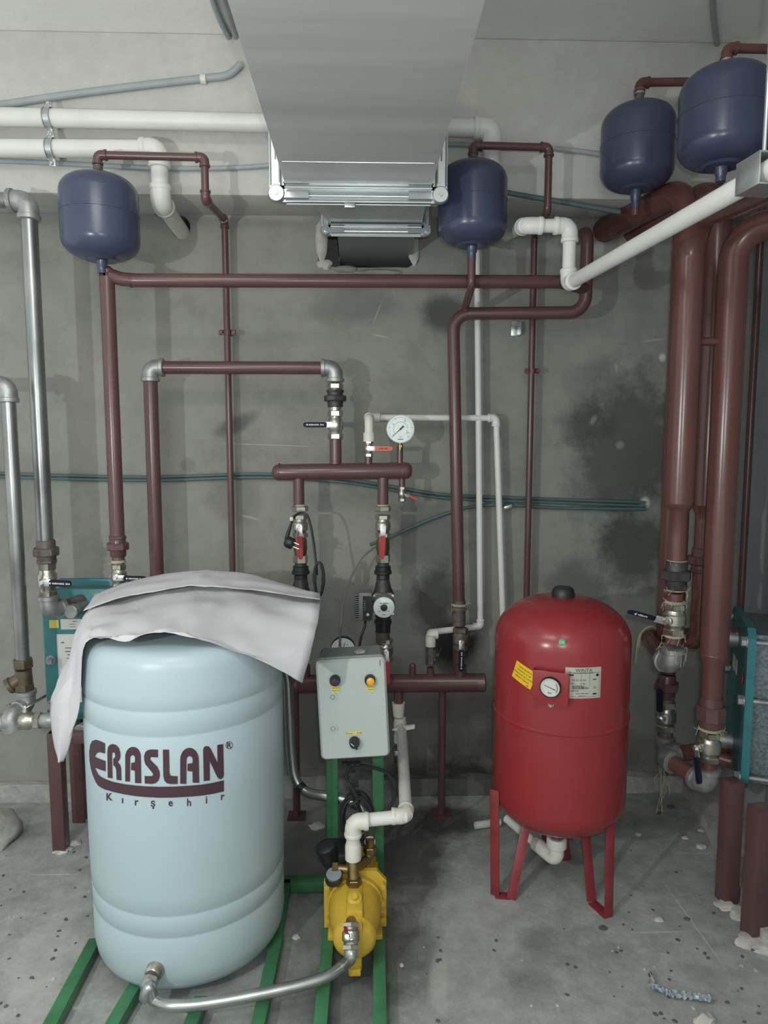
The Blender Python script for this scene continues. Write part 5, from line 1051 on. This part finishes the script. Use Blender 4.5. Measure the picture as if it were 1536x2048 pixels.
# brass discharge tree
bt2 = thing('brass_discharge_fitting', c+FR*.06+V((0, 0, R0)), 'brass multi way fitting on top of the yellow pump', 'pipe fitting')
bp_ = c+FR*.07+V((0, 0, R0*.95)); jx = lft+DN*.115; bp_ = V((jx.x+.002, jx.y-.03, zc0+R0*.9))
mb = MB(); mb.sweep([bp_, V((jx.x, jx.y, jx.z+.01))], .0175, 18); mb.hexa(bp_+UP*.005, UP, .02, .023); mb.lathe(V((jx.x, jx.y, jx.z-.03)), UP, [(0, .019), (.006, .022), (.02, .022), (.03, .019)], 18)
jc = V((jx.x, jx.y, jx.z-.035)); mb.sweep([jc, jc+V((-.055, .0, .005))], .013, 14); mb.hexa(jc+V((-.062, 0, .005)), RT, .018, .018); mb.sweep([jc, jc+V((.05, .06, .0)), jc+V((.05, .06, .06))], .014, 14, bend=.02); mb.hexa(jc+V((.05, .06, .015)), UP, .02, .02)
mb.build('body', M['brass'], bt2)
gg = thing('pressure_gauge', P(668, 1750, 1.93), 'small black capped gauge facing up at the left of the brass fitting', 'gauge')
g0 = P(668, 1760, 1.935); dn_ = V((.0, -.35, .94)).normalized(); mb = MB(); mb.lathe(g0, dn_, [(0, .023), (.003, .026), (.026, .026), (.028, .024), (.028, .0235), (.026, .022)], 30); mb.build('case', M['black'], gg)
mb = MB(); mb.lathe(g0+dn_*.0255, dn_, [(0, .0225), (.001, .0225)], 30); mb.build('dial', mat('grey_dial', (.20, .23, .24, 1), .25), gg); mb = MB(); mb.sweep([g0+dn_*.01, jc+V((-.05, 0, 0))], .008, 10); mb.build('stem', M['brass'], gg)
# suction valve and hose to barrel
sv = P(702, 1872, 1.752)
ball_valve(sv, V((0, -.62, -.78)), .0165, V((-.15, -.3, .95)), V((-.25, -.75, .55)), 'brass ball valve with small red lever on the front port of the yellow pump', M['redhandle'], L=.065, hl=.04, hw=.014, m=M['nickel'])
mb = MB(); o = sv+V((0, .02, .03)); mb.sweep([V((sv.x, 1.80, sv.z+.005)), sv+V((0, .01, .015))], .016, 16); tag(mb.build('threaded_nipple', M['brass']), 'brass nipple between the yellow pump port and its suction valve', 'pipe fitting')

# ------------------------------------------------------------------ barrel
BX, BYc = 0, 0
zB = ZR
fr_ = G(375, 1985, zB); BR = None
Yc = fr_.y+.285
cL, cR = P(171, 1420, Yc), P(567, 1420, Yc)
# apparent half width -> radius (silhouette is slightly wider than the centre slice)
BXc = (cL.x+cR.x)/2+.010; D0 = math.hypot(BXc, Yc); half = (cR.x-cL.x)/2*(math.cos(math.atan2(abs(BXc), Yc)))
BR = half/math.sqrt(1+(half/D0)**2)
Yc = fr_.y+BR-.012; 
zr_ = lambda py: P(375, py, Yc-BR).z
br = thing('water_barrel', (BXc, Yc, zB), 'large pale blue plastic water barrel with dark maroon logo', 'barrel')
def groove(z, R_, d=.0022, w=.007): return [(z-w, R_), (z-w*.35, R_-d), (z+w*.35, R_-d), (z+w, R_)]
zt_b = zr_(1345)
prof = [(zB, .02), (zB, BR*.90), (zB+.005, BR*.935), (zB+.022, BR*.965), (zB+.055, BR*.985)]
for (py, R_) in ((1880, .985), (1836, .99)): prof += groove(zr_(py), BR*R_)
prof += [(zr_(1800), BR*.995), (zr_(1700), BR), (zr_(1600), BR)]
for (py, R_) in ((1475, 1.0), (1425, 1.0)): prof += groove(zr_(py), BR*R_)
prof += [(zr_(1400), BR), (zt_b+.0, BR*.985), (zt_b+.016, BR*.97), (zt_b+.030, BR*.945), (zt_b+.040, BR*.90), (zt_b+.044, BR*.84), (zt_b+.046, BR*.7), (zt_b+.046, .02)]
mb = MB(); mb.lathe((BXc, Yc, 0), UP, prof, 96); mb.build('body', M['barrel'], br, ang=60)
def onb(px, py, off=.0015):
    R_ = BR+off; d = ray(px, py); A_ = d.x**2+d.y**2; B_ = 2*(-BXc*d.x-Yc*d.y); C2 = BXc**2+Yc**2-R_*R_; q = B_*B_-4*A_*C2
    return CAMP+d*((-B_-math.sqrt(max(q, 0)))/(2*A_))
def arc(cx, cy, rx, ry, a0, a1, n=8): return [(cx+rx*math.cos(math.radians(a0+(a1-a0)*i/n)), cy-ry*math.sin(math.radians(a0+(a1-a0)*i/n))) for i in range(n+1)]
LG = []
# E
LG.append([[(225, 212), (180, 190), (140, 178), (108, 190), (90, 225), (82, 290), (85, 370), (97, 440), (115, 500), (140, 560), (165, 595), (215, 625), (300, 650), (400, 672), (500, 688), (600, 697), (720, 703), (850, 701), (980, 694), (1100, 683), (1200, 668), (1300, 645), (1300, 545), (1200, 568), (1100, 584), (980, 594), (850, 602), (720, 604), (600, 600), (500, 592), (400, 580), (300, 560), (230, 535), (190, 515), (165, 495), (148, 465), (132, 430), (160, 440), (230, 465), (230, 372), (160, 345), (132, 330), (150, 300), (175, 290), (225, 303)]])
def arch(x0, x1, yt, yb, ix0, ix1, iyt, rshift=0, bar=None, ybr=None):
    cx = (x0+x1)/2; w_ = (x1-x0)/2; ybr = ybr or yb
    out = [(x0, yb)]+arc(cx, yt+w_*1.25, w_, w_*1.25, 180, 0, 12)+[(x1+4, ybr), (ix1, ybr-2)]
    icx = (ix0+ix1)/2; iw = (ix1-ix0)/2
    if bar: out += [(ix1-2, bar[1]), (ix0+8, bar[1]-6), (ix0+10, bar[0]), (ix1-2, bar[0]-6)]
    out += arc(icx, iyt+iw*1.3, iw, iw*1.3, 0, 180, 8)+[(ix0-2, yb+2)]
    return out
# R
LG.append([[(250, 520), (246, 290), (252, 245), (272, 222), (296, 217), (325, 226), (352, 255), (363, 295), (364, 330), (357, 358), (340, 380), (362, 405), (370, 435), (373, 546), (330, 541), (326, 450), (318, 425), (300, 408), (300, 348), (312, 342), (318, 325), (314, 300), (300, 289), (290, 300), (288, 330), (292, 528)]])
LG.append([arch(408, 549, 243, 555, 452, 497, 318, bar=(388, 458), ybr=572)])
# S
LG.append([[(704, 268), (704, 338), (640, 336), (632, 348), (640, 365), (700, 425), (718, 465), (722, 505), (708, 548), (682, 572), (650, 578), (585, 574), (583, 506), (640, 508), (658, 502), (660, 488), (650, 472), (590, 400), (580, 365), (578, 325), (590, 290), (612, 272), (640, 266)]])
LG.append([[(748, 268), (804, 268), (808, 475), (814, 498), (830, 506), (882, 508), (882, 578), (820, 579), (785, 572), (762, 548), (752, 500)]])
LG.append([arch(905, 1073, 252, 576, 962, 1018, 326, bar=(396, 466), ybr=568)])
LG.append([[(1118, 553), (1112, 270), (1120, 245), (1140, 235), (1165, 240), (1182, 262), (1242, 384), (1240, 226), (1294, 217), (1300, 500), (1290, 525), (1270, 536), (1250, 528), (1236, 508), (1172, 372), (1173, 546)]])
mb = MB()
def lay(polys, mb, off=.0015):
    for sp in polys:
        vs, fs = flat2d(splines=[[(p[0]/4.518, -p[1]/4.518) for p in sp]] if not isinstance(sp[0][0], (list, tuple)) else [[(p[0]/4.518, -p[1]/4.518) for p in q] for q in sp])
        vs, fs = cut(vs, fs, (5, 0)); mb.add([onb(160+v.x, 1440-v.y, off) for v in vs], fs, False)
lay(LG, mb); mb.build('logo_lettering', M['maroon'], br)
mb = MB(); oc = (1348, 228); ring_o = [(oc[0]+33*math.cos(i/24*6.283), oc[1]+35*math.sin(i/24*6.283)) for i in range(24)]; ring_i = [(oc[0]+28*math.cos(i/24*6.283), oc[1]+30*math.sin(i/24*6.283)) for i in range(24)]
lay([[ring_o, ring_i]], mb)
def ltr(ch, cx, cy, sz, mb, bold=1.):
    vs, fs = flat2d(text=ch, size=sz*1.28/4.518, bold=.018); xs_ = [v.x for v in vs]; ys_ = [v.y for v in vs]; mx_ = (min(xs_)+max(xs_))/2; my_ = (min(ys_)+max(ys_))/2
    mb.add([onb(160+cx/4.518+(v.x-mx_)*bold, 1440+cy/4.518-(v.y-my_), .0015) for v in vs], fs, False)
ltr('R', 1349, 228, 52, mb)
for ch, x, y in (('K', 265, 694), ('\u0131', 383, 730), ('r', 511, 749), ('\u015f', 658, 766), ('e', 818, 757), ('h', 985, 745), ('i', 1143, 723), ('r', 1290, 699)): ltr(ch, x, y, 74, mb, .9)
mb.build('town_lettering', M['maroon'], br)
# outlet fitting
of = onb(313, 1936, -.010); no = V((of.x-BXc, of.y-Yc, 0)).normalized(); no = (no+V((.0, -.0, 0))).normalized()
mb = MB(); mb.lathe(of-no*.01, no, [(0, .026), (.012, .026), (.018, .023), (.035, .022), (.04, .018)], 28); mb.build('outlet_flange', M['nickel'], br)
ft = of+no*.045
mb = MB(); mb.hexa(ft-no*.012, no*.8+DN*.4, .03, .021); mb.build('outlet_nut', M['galv_old'], br)
hs = thing('flexible_hose', P(500, 1990, 1.75), 'braided steel hose curving from the barrel outlet to the yellow pump', 'hose')
sn = V((0, -.62, -.78)).normalized(); se = sv+sn*.03
pts = [ft+no*.005, ft+no*.03+DN*.02, P(299, 1975, (ft.y-.025)), P(309, 2000, ft.y-.025), G(345, 2012, .085), G(420, 2006, .08), G(510, 1990, .08), G(600, 1970, .082), G(655, 1952, .085), G(688, 1930, .09), se+sn*.02, se-sn*.01]
mb = MB(); pp = smooth_path(pts, 10); mb.sweep(pp, .0145, 20); mb.build('hose', M['flex'], hs)
mb = MB(); mb.lathe(se-sn*.0+sn*.02, -sn, [(0, .0155), (.004, .018), (.02, .018), (.024, .0155)], 16); mb.build('ferrule', M['galv_old'], hs); mb = MB(); mb.lathe(ft+no*.002, (no+DN*.5), [(0, .018), (.018, .018)], 16); mb.build('ferrule', M['galv_old'], hs)
# second hose right of the barrel
h2 = thing('flexible_hose', P(600, 1590, 2.3), 'steel hose hanging right of the barrel and bending behind the white elbow', 'hose')
pts = [P(545, 1325, 2.28), P(565, 1330, 2.27), P(575, 1360, 2.27), P(578, 1420, 2.27), P(582, 1500, 2.27), P(590, 1555, 2.26), P(612, 1583, 2.24), P(650, 1592, 2.22), P(690, 1599, 2.21), P(722, 1615, 2.20), P(737, 1645, 2.18), jc+V((.05, .06, .05))]
mb = MB(); pp = smooth_path(pts, 10); mb.sweep(pp, .0165, 20); mb.build('hose', M['flex'], h2)
for i in (56, 86):
    d = pp[i+1]-pp[i]; mb = MB(); mb.lathe(pp[i]-d.normalized()*.01, d, [(0, .0175), (.022, .0175)], 18); mb.build('tape_band', M['rubber'], h2)

# ------------------------------------------------------------------ paper on the barrel
zT = zt_b+.068
def pz(px, py, z): return G(px, py, z)
# control rows (back -> front edge), columns left -> right ; each is a world point
def sheet(rows, name, m, par, nu=6, nv=6, amp=.004, seed=0, th=.0008):
    def cr1(c, n):
        return smooth_path(c, n)
    rr2 = [cr1([V(p) for p in r], nu) for r in rows]; cols = list(zip(*rr2)); grid = [cr1(list(c), nv) for c in cols]   # grid[col][row]
    vs = []; W_ = len(grid); H_ = len(grid[0])
    for i in range(W_):
        for j in range(H_):
            p = grid[i][j]; k = noise.noise(V((i*.21+seed, j*.25, 0)))+.6*abs(noise.noise(V((i*.5, j*.45, seed+4)))); k += .9*abs(noise.noise(V((i*.16+j*.09, j*.07-i*.05, seed+8))))*2; vs.append(p+V((0, -.3, 1))*amp*k)
    fs = [(i*H_+j, (i+1)*H_+j, (i+1)*H_+j+1, i*H_+j+1) for i in range(W_-1) for j in range(H_-1)]
    mb = MB(); mb.add(vs, fs, True); o = mb.build(name, m, par, ang=24)
    s = o.modifiers.new('s', 'SOLIDIFY'); s.thickness = th; return o
pap = thing('paper_sheet', (BXc, Yc, zT), 'large crumpled white paper sheet draped over the top of the barrel', 'paper')
b1_ = zT+.05
rowB = [pz(120, 1400, zT-.13)*1, P(150, 1330, 2.05), P(205, 1190, 2.25), P(300, 1160, 2.27), P(400, 1148, 2.27), P(430, 1147, 2.28), P(520, 1160, 2.28), P(640, 1197, 2.22)]
rowB[0] = P(112, 1420, 1.98)
row1 = [P(104, 1405, 1.96), P(140, 1325, 1.98), P(172, 1240, 2.02), P(265, 1210, 2.08), P(370, 1192, 2.11), P(432, 1192, 2.12), P(520, 1203, 2.12), P(641, 1216, 2.05)]
row2 = [P(101, 1440, 1.92), P(135, 1350, 1.89), P(172, 1262, 1.90), P(262, 1238, 1.93), P(360, 1222, 1.95), P(420, 1222, 1.95), P(515, 1238, 1.95), P(634, 1262, 1.94)]
row3 = [P(108, 1475, 1.90), P(148, 1380, 1.84), P(176, 1283, 1.83), P(255, 1272, 1.82), P(325, 1260, 1.80), P(396, 1272, 1.80), P(500, 1302, 1.83), P(622, 1310, 1.88)]
row4 = [P(124, 1518, 1.885), P(158, 1420, 1.82), P(177, 1288, 1.805), P(252, 1280, 1.79), P(325, 1266, 1.78), P(396, 1278, 1.78), P(498, 1310, 1.80), P(606, 1364, 1.86)]
LIFT = V((0, 0, .012))
row1 = [p+LIFT for p in row1]; row2 = [p+LIFT for p in row2]; row3 = row3[:2]+[p+LIFT*.6+V((0, -.012, 0)) for p in row3[2:]]; row4 = row4[:2]+[p+V((0, -.018, .003)) for p in row4[2:]]
sheet([rowB, row1, row2, row3, row4], 'sheet', M['paper'], pap, 7, 7, .008, 1)
off = V((0, -.006, .012))
f0_ = [p+off for p in rowB[2:]]; f1_ = [p+off*1.2+V((0, -.01, .003)) for p in row1[2:]]; fm = [(a+b)/2+V((0, 0, .006)) for a, b in zip(f0_, f1_)]
sheet([f0_, fm, f1_], 'folded_flap', M['paper'], pap, 7, 7, .005, 9)
# torn strip hanging at left
l1 = [P(160, 1330, 1.86), P(163, 1370, 1.85), P(150, 1440, 1.85), P(138, 1495, 1.86), P(128, 1524, 1.87)]
l2 = [P(110, 1400, 1.90), P(101, 1420, 1.90), P(103, 1460, 1.90), P(110, 1500, 1.89), P(118, 1518, 1.885)]
lm_ = [(a+b)/2+V((0, -.02, 0)) for a, b in zip(l1, l2)]
sheet([l2, lm_, l1], 'torn_strip', M['paper'], pap, 6, 5, .005, 5)

# ------------------------------------------------------------------ small things
mb = MB(); a = P(948, 1648, 2.70); g = G(950, 1651, .014); h_ = G(1000, 1644, .014); 
pc = thing('pipe_offcut', (g+h_)/2-V((0, 0, .014)), 'short white plastic pipe offcut lying on the floor left of the red vessel', 'pipe'); mb.sweep([g, h_], .014, 18, cap=False); mb.sweep([g+(h_-g)*.002, h_-(h_-g)*.002], .0105, 16, cap=False)
for e_, s in ((g, 1), (h_, -1)):
    d = (h_-g).normalized(); u = d.orthogonal().normalized(); w_ = d.cross(u); n = 18; mb.add([e_+(u*math.cos(i/n*6.283)+w_*math.sin(i/n*6.283))*.014 for i in range(n)]+[e_+(u*math.cos(i/n*6.283)+w_*math.sin(i/n*6.283))*.0105 for i in range(n)], [(i, (i+1) % n, (i+1) % n+n, i+n) for i in range(n)], False)
mb.build('tube', W, pc)
br2 = thing('wall_bracket', P(1031, 657, 2.83), 'small empty galvanised bracket screwed to the wall beside the thin pipe', 'bracket'); c = P(1031, 657, 2.83)
mb = MB(); mb.box(c, (.035, .004, .058), bev=.001); mb.box(c+V((.017, -.012, 0)), (.003, .024, .05)); mb.build('plate', M['zinc'], br2); mb = MB(); mb.hexa(c+FR*.002, FR, .008, .008); mb.build('bolt', M['chrome'], br2)
c = P(1016, 1014, 2.80); mb = MB(); mb.box(c, (.035, .01, .014), x=(1, 0, .3), bev=.002); tag(mb.build('conduit_clip', M['zinc']), 'small shiny clip on the teal conduit beside the thin white pipe', 'clip')
# concrete lump far left
mb = MB(); g = G(0, 1690); mb.blob(g+V((-.02, .03, .04)), 1, .3, 3, 11, (.075, .09, .075)); tag(mb.build('concrete_lump', m_pl), 'rounded concrete lump on the floor at the far left edge', 'rubble')
# plaster at the feet of legs
for i, (px, py, s, lb) in enumerate(((124, 1702, .028, 'white plaster dab at the foot of the front leg of the left exchanger'), (150, 1688, .02, 'plaster crumbs behind the front leg of the left exchanger'), (165, 1640, .024, 'plaster dab at the foot of the rear leg of the left exchanger'), (1452, 1812, .03, 'white plaster dab at the foot of the rear right exchanger leg'), (1484, 1830, .035, 'white plaster heap between the two right exchanger legs'), (1518, 1888, .05, 'large white plaster heap at the foot of the front right exchanger leg'))):
    g = G(px, py); mb = MB(); mb.blob(g+V((0, 0, .004)), 1, .5, 3, 20+i, (s*1.15, s*.9, s*.35)); tag(mb.build('plaster_dab', M['plaster']), lb, 'plaster')
# wrapper
for i, (pl_, lb) in enumerate((([(1298, 1945), (1306, 1958), (1300, 1972), (1318, 1980), (1338, 1990)], 'crumpled clear and blue wrapper piece, left of two, on the floor at lower right'), ([(1340, 1990), (1362, 1992), (1392, 1996), (1420, 2000), (1424, 1996)], 'crumpled clear and blue wrapper strip, right of two, on the floor at lower right'))):
    mb = MB(); vs = []; n = 36; pts = smooth_path([G(x, y, .008) for x, y in pl_], 9); n = len(pts)
    for k, p in enumerate(pts):
        for j in range(5): vs.append(p+V((.006*noise.noise(V((k*.7, j, i))), (j-2)*.006, .010*noise.noise(V((k*.55, j*1.3, i+3)))+.004)))
    mb.add(vs, [(k*5+j, k*5+j+1, (k+1)*5+j+1, (k+1)*5+j) for k in range(n-1) for j in range(4)], False); o = mb.build('plastic_wrapper', M['film']); tag(o, lb, 'wrapper', 'plastic wrapper pieces')
mb = MB(); g = G(1410, 2046); mb.blob(g, 1, .6, 3, 61, (.03, .02, .02)); tag(mb.build('plaster_dab', M['plaster']), 'pale crumb at the bottom edge below the blue wrapper', 'plaster')
# stones: individually placed
named = [(1277, 1670, .014, 0, 'white pebble right of the red vessel, nearest its rear leg shadow'), (1370, 1676, .014, 0, 'white stone by the right plinth, upper one of the pair'), (1402, 1694, .020, 0, 'largest pale flat stone beside the right plinth'), (1402, 1662, .013, 0, 'pale stone topmost against the right plinth'),
 (1342, 1615, .016, 1, 'dark crumb under the hanging hemp'), (1320, 1628, .013, 1, 'dark crumb left below the hanging hemp'), (1318, 1840, .016, 0, 'broken pale clod right of the front vessel leg'), (592, 1876, .014, 0, 'lone white stone between barrel and yellow pump'), (635, 1655, .03, 0, 'flat broken stone left of the left green post'), (1374, 1839, .010, 1, 'dark chip beside the floor joint right of the vessel'), (1206, 1857, .014, 1, 'dark round wet chip near the front vessel foot')]
for i, (px, py, s, dk, lb) in enumerate(named):
    g = G(px, py); mb = MB(); mb.blob(g+V((0, 0, s*.15)), 1, .5, 2, i+1, (s, s*.8, s*.4)); tag(mb.build('stone', M['darkstone'] if dk else M['plaster']), lb, 'stone')
protos = []
for i in range(5):
    mb = MB(); mb.blob(V((0, 0, 0)), 1, .6, 1, i+40, (.0055, .0045, .0022)); protos.append(mb.build('gravel_chip', M['darkstone'] if i < 4 else M['plaster'], origin=(0, 0, 0)))
spots = []
while len(spots) < 110:
    r_ = random.random()
    if r_ < .25: px, py = random.uniform(0, 190), random.uniform(1700, 2040)
    elif r_ < .8: px, py = random.uniform(1230, 1530), random.uniform(1650, 2045)
    else: px, py = random.uniform(790, 1230), random.uniform(1850, 2045)
    g = G(px, py, .001)
    if g.x > 1.13 and g.y > 1.9: continue
    spots.append(g)
for i, g in enumerate(spots):
    o = protos[i] if i < 5 else protos[i % 5].copy()
    if i >= 5: C.objects.link(o)
    o.location = g; o.rotation_euler = (0, 0, random.random()*6.28); k = random.uniform(.5, 1.5); o.scale = (k, k, k)
    side = 'left of the barrel' if g.x < -.5 else ('on the open floor around the red vessel')
    tag(o, 'tiny %s chip lying on the concrete floor %s' % ('white' if o.data == protos[4].data else 'dark', side), 'stone', 'gravel chips %s, %s' % (side, 'white' if o.data == protos[4].data else 'dark'))
